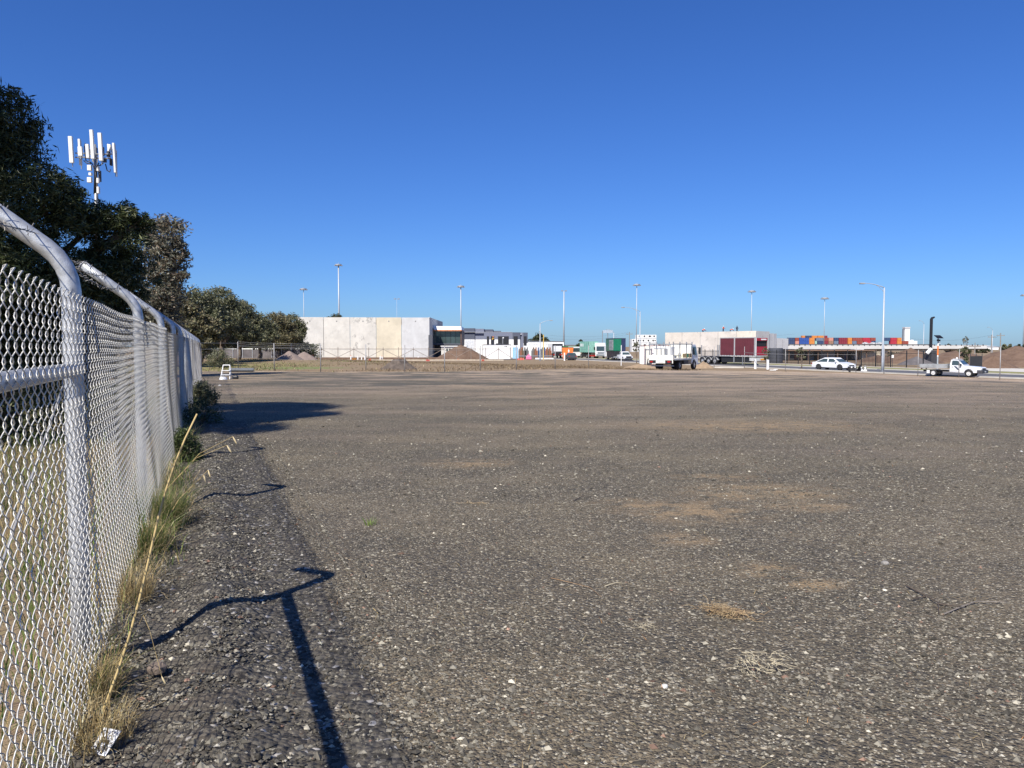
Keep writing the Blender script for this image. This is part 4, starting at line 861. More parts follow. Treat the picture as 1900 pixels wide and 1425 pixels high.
for ri, (py, lst) in ROWS.items():
    for (px, w, c) in lst: cnt.setdefault((ri, c), []).append(px)
for ri, (py, lst) in ROWS.items():
    for (px, w, c) in lst:
        d = 520.0; L = w * d / F_PX; h = (6.1 if ri < 2 else 4.9) * d / F_PX; p = at(px + w / 2, py, d); seq = cnt[(ri, c)]
        lab = f'{c} container in the {RN_[ri]} tier beyond the bridge' + ('' if len(seq) == 1 else f', {ORD[seq.index(px)]} of that colour')
        o = corr_box(L - .15, 2.4, h - .03).build('shipping_container', cont_mat(c), None); o.location = p; tag(o, lab, 'container', 'containers stacked beyond the bridge')
        MB().box(-L / 2 + .1, L / 2 - .1, -.02, .07, h - .12, h - .031).build('top_rail', cont_mat(c), o)
base = MB().box(-80, 62, -1, 12, -9, 0); bo = base.build('rail_embankment', M('ballast', (.10, .095, .09), .95, var=.3), None); bo.location = at(1560, 638.7, 520); tag(bo, kind='structure')

# ================================================================== HEAPS
def mound(label, c, rx, ry, h, mat, rz=0.0, name='soil_heap', cat='heap', group=None, rough=.35):
    o = thing(name, label, cat, c, rz, group); nr, na = 16, 40; V = [(0, 0, h)]; 
    for i in range(1, nr + 1):
        t = i / nr
        for j in range(na):
            a = 2 * math.pi * j / na; wob = 1 + .22 * (float(vnoise(np.array([[math.cos(a) * 1.7 + 9, math.sin(a) * 1.7 + c.x]]), 2)[0]) - .5)
            z = h * (1 - t) ** .9 * (1 + .0 * t) - .12 * t; z += rough * h * (float(fbm(np.array([[math.cos(a) * t * 4 + c.x, math.sin(a) * t * 4 + 3]]), 4, 5)[0]) - .47) * math.sin(min(1, t + .15) * math.pi)
            V.append((rx * t * wob * math.cos(a), ry * t * wob * math.sin(a), z))
    F = [(0, 1 + j, 1 + (j + 1) % na) for j in range(na)]
    for i in range(nr - 1): F += [(1 + i * na + j, 1 + (i + 1) * na + j, 1 + (i + 1) * na + (j + 1) % na, 1 + i * na + (j + 1) % na) for j in range(na)]
    m = MB(); m.v, m.f = V, F; m.build('heap', mat, o, smooth=True); return o
def mpx(label, px, pt, pb, half, mat, dep=1.0, **kw):        # heap seen between pixel rows pt (peak) and pb (foot)
    g = G(px, pb); s = g.y / F_PX; return mound(label, g + Vector((0, half * s * dep * .6, 0)), half * s, half * s * dep, (pb - pt) * s * 1.12, mat, **kw)
mpx('dark lumpy topsoil heap on the grass just beyond the bare posts', 738, 666.5, 685, 38, TOPSOIL, .7, rough=.7)
mpx('brown soil heap in front of the glazed office', 852, 643, 668.5, 56, SOIL, .6, rough=.4)
mpx('pale sand heap at the left end of the concrete wall', 533, 653, 667, 27, SANDM, .8, name='sand_heap')
mpx('pinkish crushed rock heap beside the orange skip', 562, 654, 667, 26, SANDM, .8, name='sand_heap')
mpx('yellow clay heap between the tray truck and the red trailer', 1307, 671.5, 683, 22, SANDY, .7)
mpx('low yellow clay heap left of the tray truck rear', 1190, 676, 684, 45, SANDY, .6)
mpx('long brown soil heap behind the black fence under the drilling mast', 1708, 648, 674, 60, SOIL, 1.0, rough=.25)
mpx('grey gravel heap with a smooth cone in front of the brown heap', 1711, 663, 677, 36, GRAVP, .9, rough=.05, name='gravel_heap')
mpx('big brown soil heap running out at the right end', 1925, 646, 680, 95, SOIL, 1.0, rough=.3)
mpx('low brown soil bank beside the street under the big heap', 1858, 662, 684, 46, SOIL, .8, rough=.35)
mpx('flat brown soil bank behind the white sedan', 1640, 660, 672, 48, SOIL, .8, rough=.3)
mpx('broad brown bank below the white shed on the right', 1800, 652, 672, 80, SOIL, .8, rough=.25)

# ================================================================== VEHICLES (x forward, z up, wheels on z = 0)
PAINT = M('car_white', (.68, .69, .70), .22, var=.03); ALU = M('aluminium_tray', (.42, .43, .42), .5, .45, var=.25, scale=2); RIM = M('wheel_rim', (.50, .50, .50), .4, .5, var=.2)
LAMP = M('clear_lamp', (.75, .76, .76), .15, var=.05); RED = M('red_lamp', (.35, .015, .012), .3, var=.1); AMB = M('amber_lamp', (.75, .30, .03), .3, var=.1); PLATE = M('number_plate', (.70, .70, .68), .5, var=.1)
def wheel(par, x, y, r, w, rim=RIM, side=1):
    t = MB(); n = 22; prof = [(r * .62, -w / 2), (r * .93, -w / 2), (r, -w * .32), (r, w * .32), (r * .93, w / 2), (r * .62, w / 2)]
    for i in range(n):
        a = 2 * math.pi * i / n
        t.v += [(x + rr * math.cos(a), y + yy, r + rr * math.sin(a)) for rr, yy in prof]
    for i in range(n):
        for k in range(5): t.f.append((i * 6 + k, ((i + 1) % n) * 6 + k, ((i + 1) % n) * 6 + k + 1, i * 6 + k + 1))
    o = t.build('wheel', RUB, par, smooth=True)
    MB().disc((x, y + side * w * .22, r), r * .64, 'y', w * .25, 18).disc((x, y + side * w * .40, r), r * .2, 'y', w * .2, 10).build('rim', rim, o); return o
def arch(x, r, z0, n=9):                                    # points of a wheel arch, running right to left
    return [(x + r * math.cos(a), max(z0, .32 + r * math.sin(a))) for a in np.linspace(0, math.pi, n)]
def car(name, label, cat, loc, rz, paint, L, Wd, zb, zr, roof, xf, xr, rw=.31, glass=GLASS, grp=None, prof=None):
    """roof: (x front foot, x roof front, x roof rear, x rear foot) of the glasshouse; zb belt height, zr roof height"""
    o = thing(name, label, cat, loc, rz, grp); h = Wd / 2; f, b = L / 2, -L / 2
    p = [(f, .30), (f + .02, .50), (f - .06, .68), (f - .35, .78), (roof[0] + .05, zb + .02), (roof[3] - .05, zb + .04), (b + .08, zb), (b, zb - .22), (b + .02, .32)]
    p += [(xr - rw * 1.22, .27)] + arch(xr, rw * 1.18, .27)[::-1] + [(xf - rw * 1.22, .27)] + arch(xf, rw * 1.18, .27)[::-1] + [(xf + rw * 1.22, .27)] if prof is None else []
    if prof: p = prof
    MB().prof(p, lambda x, z: h * (1 - .10 * max(0, (abs(x) - L * .36) / (L * .14)) ** 2) * (1 - .05 * max(0, z - .55))).build('body', paint, o, bevel=.03)
    x0, x1, x2, x3 = roof; hb, ht = h - .05, h - .24
    m = MB(); m.add([(x0, -hb, zb), (x0, hb, zb), (x3, hb, zb), (x3, -hb, zb), (x1, -ht, zr), (x1, ht, zr), (x2, ht, zr), (x2, -ht, zr)], [(0, 1, 5, 4), (1, 2, 6, 5), (2, 3, 7, 6), (3, 0, 4, 7), (4, 5, 6, 7)])
    m.build('cabin', paint, o, bevel=.04)
    def pane(nm, a, b_, c, d, off=.012):
        a, b_, c, d = map(Vector, (a, b_, c, d)); n = (b_ - a).cross(d - a).normalized() * off; cen = (a + b_ + c + d) / 4
        if n.dot(cen - Vector((0, 0, .8))) < 0: n = -n
        ins = [cen + (v - cen) * .90 for v in (a, b_, c, d)]
        return MB().add([v + n for v in ins] + [v - n * .5 for v in ins], [(0, 1, 2, 3), (7, 6, 5, 4), (0, 4, 5, 1), (1, 5, 6, 2), (2, 6, 7, 3), (3, 7, 4, 0)]).build(nm, glass, o)
    pane('windscreen', (x0, -hb, zb + .03), (x0, hb, zb + .03), (x1, ht, zr - .03), (x1, -ht, zr - .03)); pane('rear_window', (x3, hb, zb + .05), (x3, -hb, zb + .05), (x2, -ht, zr - .03), (x2, ht, zr - .03))
    for sg in (-1, 1):
        if x0 - x3 > 1.9:
            xm = (x1 + x2) / 2 - .05
            pane('side_window', (x0 - .18, sg * hb, zb + .03), (xm + .04, sg * hb, zb + .03), (xm + .04, sg * ht, zr - .05), (x1 - .08, sg * ht, zr - .05))
            pane('side_window', (xm - .04, sg * hb, zb + .03), (x3 + .22, sg * hb, zb + .03), (x2 + .06, sg * ht, zr - .05), (xm - .04, sg * ht, zr - .05))
        else: pane('side_window', (x0 - .20, sg * hb, zb + .03), (x3 + .12, sg * hb, zb + .03), (x2 + .1, sg * ht, zr - .06), (x1 - .08, sg * ht, zr - .06))
        MB().box(f - .34, f - .02, sg * (h - .26) - .17, sg * (h - .26) + .17, .60, .74).build('headlight', LAMP, o, bevel=.03)
        MB().box(b - .012, b + .1, sg * (h - .20) - .12, sg * (h - .20) + .12, zb - .24, zb - .08).build('tail_light', RED, o)
        MB().box(x0 - .42, x0 - .30, sg * (h + .09) - .09, sg * (h + .09) + .09, zb + .02, zb + .17).build('mirror', paint, o, bevel=.02)
        MB().box((x1 + x2) / 2 + .12, (x1 + x2) / 2 + .30, sg * (h - .005) - .015, sg * (h - .005) + .015, zb - .16, zb - .12).build('door_handle', paint, o)
        wheel(o, xf, sg * (h - .11), rw, .21, side=sg); wheel(o, xr, sg * (h - .11), rw, .21, side=sg)
    MB().box(f - .01, f + .035, -h * .5, h * .5, .50, .62).build('grille', BLACK, o); MB().box(f - .05, f + .05, -h * .9, h * .9, .28, .44).build('bumper', paint, o, bevel=.04)
    MB().box(f + .04, f + .06, -.18, .18, .36, .47).build('number_plate', PLATE, o); MB().box(-L * .40, L * .40, -h * .86, h * .86, .18, .275).build('underbody', BLACK, o)
    return o
car('sedan', 'white sedan parked on the street with dark windows and dark wheels', 'car', G(1546, 686.3), R(-57), PAINT, 4.72, 1.82, .90, 1.45, (1.32, .48, -.72, -1.98), 1.42, -1.36, .33, grp='cars on the street')
for w_ in bpy.data.objects['sedan'].children:
    if w_.name.startswith('wheel'):
        for r_ in w_.children: r_.data.materials[0] = M('dark_rim', (.07, .07, .075), .4, .4)
car('hatchback', 'dark grey hatchback seen from behind on the street past the white marker post', 'car', G(1059, 667.8), R(97), M('car_grey', (.06, .065, .07), .3, var=.05), 4.2, 1.78, .92, 1.46, (.95, .3, -1.3, -1.9), 1.3, -1.25, grp='cars on the street')
nv = car('pickup_truck', 'white dual cab pickup facing us in front of the green truck', 'car', G(1159, 668.6), R(-80), PAINT, 5.1, 1.84, 1.08, 1.76, (.95, .35, -.9, -1.15), 1.5, -1.55, .37, grp='cars on the street')
MB().box(2.50, 2.60, -.55, .55, .62, .86).build('grille', DARKST, nv); MB().box(2.52, 2.63, -.8, .8, .36, .56).build('bumper_guard', DARKST, nv)

# white tray-back utility in front of the leafy street tree
ut = thing('utility_truck', 'white single cab utility truck with an aluminium tray and a dark stripe on its door', 'utility truck', G(1768, 698.2), R(-47), 'cars on the street'); h = .83
body = [(2.50, .40), (2.52, .78), (2.42, .88), (1.15, .98), (-.02, 1.0), (-.05, .42)] + [(1.0, .36)] + arch(1.52, .37, .36)[::-1] + [(2.0, .36)]
MB().prof(body, lambda x, z: h * (1 - .05 * max(0, (x - 1.6)))).build('body', PAINT, ut, bevel=.03)
m = MB(); hb, ht = h - .03, h - .17; a = [(1.12, 1.0), (.62, 1.52), (.02, 1.54), (-.05, 1.0)]
m.add([(x, -hb if z < 1.1 else -ht, z) for x, z in a] + [(x, hb if z < 1.1 else ht, z) for x, z in a], [(0, 1, 2, 3), (7, 6, 5, 4), (0, 4, 5, 1), (1, 5, 6, 2), (2, 6, 7, 3)]).build('cabin', PAINT, ut, bevel=.03)
def quadp(nm, pts, off, mat, par):
    v = [Vector(p) for p in pts]; n = (v[1] - v[0]).cross(v[3] - v[0]).normalized() * off
    return MB().add([p + n for p in v] + [p - n * .6 for p in v], [(0, 1, 2, 3), (7, 6, 5, 4), (0, 4, 5, 1), (1, 5, 6, 2), (2, 6, 7, 3), (3, 7, 4, 0)]).build(nm, mat, par)
quadp('windscreen', [(1.05, -.70, 1.04), (1.05, .70, 1.04), (.68, .60, 1.47), (.68, -.60, 1.47)], .02, GLASS, ut)
for sg in (-1, 1):
    quadp('side_window', [(.92, sg * .795, 1.05), (.12, sg * .795, 1.05), (.14, sg * .685, 1.46), (.58, sg * .685, 1.46)], -.02 * sg, GLASS, ut)
    MB().box(2.44, 2.53, sg * .58 - .16, sg * .58 + .16, .66, .80).build('headlight', LAMP, ut, bevel=.02)
    MB().box(.86, .96, sg * .93 - .09, sg * .93 + .09, 1.02, 1.18).build('mirror', BLACK, ut)
    wheel(ut, 1.52, sg * .70, .31, .2, M('white_rim', (.62, .62, .60), .5), sg); wheel(ut, -1.42, sg * .72, .31, .2, MC['white_rim'], sg)
    quadp('door_stripe', [(.62, sg * .815, .62), (.80, sg * .815, .62), (.50, sg * .815, .96), (.30, sg * .815, .96)], -.022 * sg, M('stripe_blue', (.05, .07, .11), .4), ut)
    MB().box(.12, .24, sg * .825 - .02, sg * .825 + .02, .86, .90).build('door_handle', BLACK, ut)
    MB().box(-2.55, -.25, sg * .88 - .02, sg * .88 + .02, .84, 1.10).build('tray_side', ALU, ut)
    MB().box(-2.52, -2.46, sg * .6 - .12, sg * .6 + .12, .62, .74).build('tail_light', RED, ut)
    MB().box(-1.95, -1.70, sg * .86 - .03, sg * .86 + .03, .28, .56).build('mudflap', WHITE, ut)
    MB().box(1.12, 1.78, sg * .845 - .012, sg * .845 + .012, .74, .80).build('guard_trim', PAINT, ut)
MB().box(-2.55, -.25, -.9, .9, .76, .838).build('tray_floor', ALU, ut); MB().box(-.24, -.19, -.9, .9, .76, 1.16).build('headboard', ALU, ut); MB().box(-2.60, -2.56, -.9, .9, .84, 1.10).build('tailgate', ALU, ut)
MB().box(-2.4, 1.2, -.42, .42, .42, .58).build('chassis', BLACK, ut); MB().box(2.46, 2.545, -.42, .42, .64, .80).build('grille', BLACK, ut)
MB().box(2.20, 2.64, -.87, .87, .34, .64).build('bumper', DARKST, ut, bevel=.03); MB().box(2.641, 2.652, -.17, .17, .43, .54).build('number_plate', PLATE, ut)
MB().box(.05, .62, -.4, .4, 1.55, 1.62).build('roof_pod', M('pod_grey', (.50, .51, .50), .5), ut, bevel=.03); MB().box(.2, .32, .1, .22, 1.625, 1.75).build('roof_beacon', WHITE, ut)
MB().box(-1.0, -.98, -.2, .2, .2, .5).build('exhaust', DARKST, ut)

# white tray truck with a wire headboard and side racks
tt = thing('tray_truck', 'white flat tray truck with rack posts seen from behind at the yard edge', 'truck', G(1251, 686.2), R(56)); tt.scale = (1.24,) * 3; TRW = M('tray_white', (.74, .72, .64), .55, var=.1, dirt=.25)
MB().box(-2.9, 1.45, -1.08, 1.08, .92, 1.02).build('tray_floor', TRW, tt)
MB().box(-2.95, -2.901, -1.08, 1.08, .90, 1.30).build('tailgate', TRW, tt)
MB().box(-3.0, -2.96, -1.1, 1.1, .62, .899).build('rear_panel', TRW, tt)
for sg in (-1, 1):
    MB().box(-3.02, -3.001, sg * .72 - .30, sg * .72 + .30, .64, .88).build('lamp_recess', BLACK, tt); MB().box(-3.04, -3.021, sg * .78 - .10, sg * .78 + .16, .69, .82).build('tail_light', RED, tt)
    for x in (-2.85, -1.4, .1, 1.38): MB().box(x - .035, x + .035, sg * 1.05 - .035, sg * 1.05 + .035, 1.0, 2.42).build('rack_post', STEEL, tt)
    MB().box(-2.85, 1.38, sg * 1.05 - .03, sg * 1.05 + .03, 2.18, 2.26).build('rack_rail', STEEL, tt)
    wheel(tt, 2.15, sg * .92, .40, .24, side=sg); wheel(tt, -1.25, sg * .84, .40, .42, side=sg)
    MB().box(-.45, .55, sg * .95 - .12, sg * .95 + .12, .50, .86).build('undertray_shade_box', M('undertray_shade_dark', (.05, .05, .05), .6), tt)  # dark boxes put in to paint the shade under the tray
MB().box(-2.85, -2.80, -1.05, 1.05, 2.16, 2.24).build('rack_rail', STEEL, tt); MB().box(1.36, 1.42, -1.05, 1.05, 1.02, 2.20).build('headboard', TRW, tt); 
for s_ in range(4): MB().box(-2.84 + .02, -2.81 + .02, -.8 + .42 * s_, -.76 + .42 * s_, 1.3, 2.16).build('rack_bar', STEEL, tt)
MB().box(-2.955, -2.951, -.3, .3, 1.04, 1.05).build('latch', STEEL, tt); MB().box(-3.02, -3.001, -.19, .19, .70, .82).build('number_plate', PLATE, tt)
MB().box(-2.7, 2.4, -.45, .45, .5, .8).build('chassis', BLACK, tt); MB().box(-2.6, -2.5, -1.0, 1.0, .36, .46).build('bumper', STEEL, tt)
cab = [(1.5, .62), (1.5, 2.08), (1.62, 2.2), (2.62, 2.2), (2.82, 1.95), (3.12, 1.15), (3.14, .5)] + [(2.62, .46)] + [(2.15 + .47 * math.cos(a), max(.46, .42 + .47 * math.sin(a))) for a in np.linspace(0, math.pi, 9)] + [(1.66, .5)]
MB().prof(cab, lambda x, z: .98 - .08 * max(0, z - 1.2)).build('cab', PAINT, tt, bevel=.05)
quadp('rear_window', [(1.49, -.48, 1.50), (1.49, .48, 1.50), (1.49, .48, 1.88), (1.49, -.48, 1.88)], -.02, GLASS, tt)
for sg in (-1, 1):
    quadp('side_window', [(2.80, sg * .978, 1.22), (1.85, sg * .978, 1.32), (1.85, sg * .915, 2.02), (2.62, sg * .915, 2.02)], -.02 * sg, GLASS, tt)
    MB().box(2.72, 2.80, sg * 1.24 - .1, sg * 1.24 + .1, 1.35, 1.95).tube([(2.74, sg * .96, 1.9), (2.76, sg * 1.2, 1.93)], .02, 6).build('mirror', BLACK, tt)
quadp('windscreen', [(3.10, -.85, 1.24), (3.10, .85, 1.24), (2.84, .8, 1.98), (2.84, -.8, 1.98)], .02, GLASS, tt)
PLY = M('plywood_board', (.55, .42, .20), .8, var=.2); brd = MB().box(-.9, 1.2, -1.115, -1.09, 1.06, 1.42).build('board', PLY, tt)
MB().box(.0, .4, -1.12, -1.1155, 1.08, 1.40).build('green_panel', M('sign_green', (.06, .30, .15), .5), brd); MB().box(.82, 1.0, -1.12, -1.1155, 1.08, 1.40).build('dark_mark', BLACK, brd)
b0 = MB().box(-2.6, 1.3, -1.13, -1.085, .86, .915); b0.build('side_rail', STEEL, tt)
for k in range(3):                                             # load on the tray
    o = thing('board_stack', ['cream boards stacked upright on the tray truck nearest its tailgate', 'white boards standing in the middle of the tray truck', 'low white bin behind the cab of the tray truck'][k], 'load', tt.matrix_basis @ Vector((-2.2 + 1.5 * k, .35, 1.02)), R(56), 'load on the tray truck'); o.scale = (1.16,) * 3
    MB().box(-.35, .5, -.5, .5, 0, [.9, 1.05, .45][k]).build('board', [CREAM, WHITE, CREAM][k], o, bevel=.02); MB().box(-.37, .52, -.52, .52, .2, .24).build('strap', BLACK, o)
# precast white panels standing on an A-frame left of the truck, black water barrier
pr = thing('white_panel_rack', 'row of tall white panels standing on end left of the tray truck', 'panel rack', G(1198, 676)); s_ = pr.location.y / F_PX
for i, (a, b) in enumerate([(-11, -2.5), (-1.5, 11), (12, 27.5), (28.5, 45)]): MB().box(a * s_, b * s_, .5 * i, .5 * i + .12, 0.02, (676 - 641.5) * s_).build('panel', [WHITE, CREAM, WHITE, WHITE][i], pr, bevel=.01)
for a in (-2.0, 11.5, 28.0): MB().box(a * s_ - .03, a * s_ + .03, -.05, .0, .02, (676 - 639.5) * s_).build('upright', M('rack_red', (.25, .13, .12), .6), pr)
MB().box(-11 * s_, 45 * s_, -.06, -.01, (676 - 642) * s_, (676 - 641) * s_).build('top_bar', M('rack_red'), pr)
bar = thing('plastic_barrier', 'dark grey plastic barrier leaning at the rear of the tray truck', 'barrier', G(1199, 676.5) + Vector((0, -2.5, -.0))); MB().prof([(-.38, 0), (.32, 0), (.32, .95), (-.2, .95)], .16).build('body', M('barrier_grey', (.045, .047, .055), .7), bar, bevel=.03); MB().box(-.15, .25, -.175, -.161, .3, .6).build('recess', BLACK, bar)

# maroon curtain sided trailer with a bogie and open end
ct = thing('curtain_trailer', 'maroon curtain sided trailer with three rear axles parked on the street', 'trailer', G(1376, 676.5), R(-60)); MAR = M('maroon_curtain', (.115, .022, .030), .6, var=.15, scale=1.5); SIL = M('silver_frame', (.50, .50, .49), .5, .3, var=.1)
hw = 1.2
MB().box(-3.4, 3.9, -hw, hw, 1.25, 1.42).build('deck', SIL, ct); MB().box(-3.4, 3.9, -hw, hw, 4.02, 4.14).build('roof', SIL, ct)
for x0, x1 in ((-3.28, -.45), (-.22, 3.55)):
    m = MB(); n = 24; xs_ = np.linspace(x0, x1, n + 1); b = 0
    for i, x in enumerate(xs_): m.v += [(x, -hw + .02 * (i % 2), 1.42), (x, -hw + .02 * (i % 2), 4.02)]
    m.f = [(2 * i, 2 * i + 2, 2 * i + 3, 2 * i + 1) for i in range(n)]; m.build('curtain', MAR, ct)
    for i in range(5): MB().box(x0 + .3 + i * (x1 - x0 - .6) / 4 - .03, x0 + .3 + i * (x1 - x0 - .6) / 4 + .03, -hw - .02, -hw - .003, 1.3, 1.7).build('curtain_strap', M('strap_dark', (.05, .02, .02), .7), ct)
for x in (-3.34, -.335, 3.6, 3.86): MB().box(x - .06 - (.05 if abs(x) < 1 else 0), x + .06 + (.05 if abs(x) < 1 else 0), -hw - .025, -hw + .04, 1.42, 4.02).build('post', SIL if x < 3.7 else WHITE, ct)
MB().box(-3.4, 3.8, hw - .05, hw, 1.42, 4.02).build('far_curtain', MAR, ct); MB().box(-3.40, -3.34, -hw + .05, hw - .05, 1.42, 4.02).build('bulkhead', SIL, ct)
MB().box(3.86, 3.92, -hw, hw, 3.62, 4.02).build('end_header', M('bright_maroon', (.33, .02, .04), .5, var=.1), ct); MB().box(3.84, 3.90, -hw + .06, hw - .05, 1.45, 2.75).build('end_curtain', M('bright_maroon'), ct)
MB().box(3.70, 3.72, -hw + .05, hw - .05, 2.76, 3.61).build('opening_shade_panel', BLACK, ct); MB().box(3.921, 3.935, -.2, .9, 3.72, 3.90).build('sign_strip', WHITE, ct)  # black sheet paints the shade inside the open end
for k in range(2): MB().box(3.86, 3.93, (-1 if k else 1) * (hw - .03) - .03, (-1 if k else 1) * (hw - .03) + .03, 1.42, 4.0).build('end_post', SIL, ct)
MB().box(-7.6, 3.7, -.5, .5, .85, 1.15).build('chassis', BLACK, ct); MB().box(-3.2, 2.6, -1.0, -.7, .35, 1.2).build('side_skirt', BLACK, ct)
MB().box(-8.0, -3.42, -hw, hw, 1.15, 1.26).build('rear_deck', DARKST, ct); MB().box(2.6, 3.95, -1.15, 1.15, .62, 1.1).build('end_bumper', M('bumper_grey', (.55, .55, .53), .5), ct); MB().box(3.96, 3.98, -.3, .9, .72, .95).build('number_plate', AMB, ct)
for x in (-7.2, -5.85, -4.5):
    for sg in (-1, 1): wheel(ct, x, sg * .95, .52, .5, side=sg); 
    m = MB(); pts = [(x + .66 * math.cos(a), .55 + .66 * math.sin(a)) for a in np.linspace(.15, math.pi - .15, 9)]; pts += [(x + .60 * math.cos(a), .55 + .60 * math.sin(a)) for a in np.linspace(math.pi - .15, .15, 9)]
    m.prof(pts, .26, -.95).build('mudguard', SIL, ct)
for x in (-7.4, -3.9, -3.6): MB().box(x - .05, x + .05, -hw + .02, -hw + .1, 1.26, 3.0).build('stake', STEEL, ct)
MB().box(-.6, -.4, -1.15, -1.05, .3, 1.25).build('landing_leg', STEEL, ct); MB().box(1.2, 1.3, -1.15, -1.05, 0.05, 1.25).build('landing_leg', STEEL, ct)

# green tautliner, teal container truck and others further along the street
GRN_ = M('green_tarpaulin', (.012, .13, .075), .4, var=.25, scale=1.2); NAVY = M('navy_panel', (.025, .035, .09), .5)
gt = thing('green_truck', 'tall dark green box truck with a pale lettered side panel and navy edge', 'truck', G(1146, 668.2) + Vector((0, 3, 0)), R(-84), 'trucks on the street')
MB().box(-3.6, 3.2, -1.25, 1.25, 1.85, 4.30).build('box_body', GRN_, gt); MB().box(-3.65, 3.25, -1.27, 1.27, 4.301, 4.45).build('roof', M('roof_navy', (.03, .05, .07), .5), gt)
MB().box(3.201, 3.24, -1.25, .35, 1.95, 4.28).build('rear_curtain', M('satin_green', (.015, .17, .09), .28, var=.2), gt); MB().box(3.201, 3.26, .36, 1.25, 1.85, 4.28).build('navy_door', NAVY, gt)
sp = MB().box(-.6, 3.0, -1.275, -1.251, 2.1, 4.1).build('sign_panel', M('sign_grey', (.40, .42, .42), .6), gt)
for i in range(7): MB().box(-.4, 2.8 - .3 * (i % 3), -1.285, -1.276, 2.25 + .26 * i, 2.35 + .26 * i).build('text_line', M('text_dark', (.10, .11, .11), .6), sp)
MB().box(-3.5, 3.2, -1.1, 1.1, .40, 1.84).build('chassis', BLACK, gt); MB().box(3.2, 3.3, -1.2, 1.2, .5, .75).build('bumper', STEEL, gt); MB().box(3.25, 3.28, -.3, .1, .55, .7).build('number_plate', PLATE, gt)
for x in (-2.6, 1.6, 2.6):
    for sg in (-1, 1): wheel(gt, x, sg * 1.0, .48, .4, side=sg)
MB().box(-5.4, -3.7, -1.2, 1.2, .6, 3.0).build('cab', WHITE, gt, bevel=.08)
tc = thing('container_truck', 'truck carrying a faded teal shipping container', 'truck', G(1098, 665.5) + Vector((0, 6, 0)), R(-75), 'trucks on the street'); TEAL = M('teal_container', (.20, .42, .34), .6, var=.15, scale=1)
for nm, q in (('container', corr_box(6.0, 2.4, 2.6)),):
    o = q.build(nm, TEAL, tc); o.location = (-.2, -1.2, 1.35)
    MB().box(-2.4, -1.6, -.03, -.004, 1.4, 2.1).box(-1.0, -.5, -.03, -.004, 1.4, 2.1).build('painted_mark', WHITE, o)
    MB().box(3.0, 3.05, .05, 1.18, .1, 2.5).box(3.0, 3.05, 1.22, 2.35, .1, 2.5).build('door', M('teal_door', (.24, .46, .38), .6), o)
MB().box(-3.4, 3.2, -.6, .6, .85, 1.34).build('chassis', M('rust_dark', (.06, .04, .03), .8), tc); MB().box(-1.6, .8, -1.15, -.9, .3, 1.1).build('side_guard', BLACK, tc)
for x in (-2.4, 1.5, 2.6):
    for sg in (-1, 1): wheel(tc, x, sg * 1.0, .5, .4, side=sg)
MB().box(2.95, 3.25, -1.1, 1.1, .5, .8).build('tail_light', RED, tc)
wc = thing('white_truck', 'white truck cab with a dark windscreen between the teal container and the green truck', 'truck', G(1119, 666) + Vector((0, 8, 0)), R(-78), 'trucks on the street')
MB().prof([(-1.2, .7), (-1.2, 3.5), (.9, 3.6), (1.1, 3.0), (1.2, 1.6), (1.25, .5), (-1.2, .5)], 1.22).build('cab', WHITE, wc, bevel=.08); quadp('windscreen', [(1.215, -1.05, 1.75), (1.215, 1.05, 1.75), (1.115, 1.0, 2.8), (1.115, -1.0, 2.8)], .03, GLASS, wc)
MB().box(1.26, 1.32, -1.1, 1.1, .55, .95).build('bumper', STEEL, wc); MB().box(1.22, 1.26, -.8, .8, 1.05, 1.5).build('grille', STEEL, wc); MB().box(-7, -1.3, -1.25, 1.25, 1.0, 3.5).build('box_body', WHITE, wc)
for sg in (-1, 1):
    wheel(wc, .2, sg * 1.05, .5, .3, side=sg); wheel(wc, -5, sg * 1.05, .5, .3, side=sg); MB().box(1.25, 1.31, sg * .9 - .14, sg * .9 + .14, 1.0, 1.2).build('headlight', LAMP, wc); MB().box(.95, 1.05, sg * 1.42 - .12, sg * 1.42 + .12, 1.9, 2.7).build('mirror', BLACK, wc)
wb_ = thing('box_truck', 'white truck with a black rear frame and red tail lights beside the white shed', 'truck', G(1034, 664.6), R(100), 'trucks on the street')
MB().box(-.2, 5, -1.25, 1.25, 1.2, 3.4).build('box_body', WHITE, wb_); MB().box(-.28, -.21, -1.25, 1.25, 3.0, 3.4).box(-.28, -.21, -1.25, -1.0, 1.2, 3.0).box(-.28, -.21, 1.0, 1.25, 1.2, 3.0).build('rear_frame', BLACK, wb_)
MB().box(-.3, -.21, -.9, .9, 1.25, 1.6).build('rear_sill', DARKST, wb_); MB().box(-.3, 4.6, -.9, .9, .5, 1.19).build('chassis', BLACK, wb_)
for sg in (-1, 1): MB().box(-.34, -.301, sg * .8 - .3, sg * .8 + .3, .7, 1.0).build('tail_light', RED, wb_); wheel(wb_, .9, sg, .48, .4, side=sg); wheel(wb_, 4.2, sg, .48, .3, side=sg)
lt = thing('tipper_truck', 'white and red tipper truck partly hidden behind the teal container', 'truck', G(1072, 665) + Vector((0, 9, 0)), R(-70), 'trucks on the street')
MB().box(-1.2, 1.0, -1.2, 1.2, .6, 2.7).build('cab', WHITE, lt, bevel=.08); quadp('windscreen', [(1.01, -1.0, 1.5), (1.01, 1.0, 1.5), (1.005, 1.0, 2.4), (1.005, -1.0, 2.4)], .03, GLASS, lt); MB().box(-5.2, -1.3, -1.2, 1.2, 1.0, 2.9).build('tipper_body', M('tipper_green', (.06, .20, .06), .5), lt)
MB().box(1.0, 1.1, -1.15, 1.15, .5, .9).build('bumper', WHITE, lt); MB().box(-5, .9, -.5, .5, .5, .95).build('chassis', BLACK, lt)
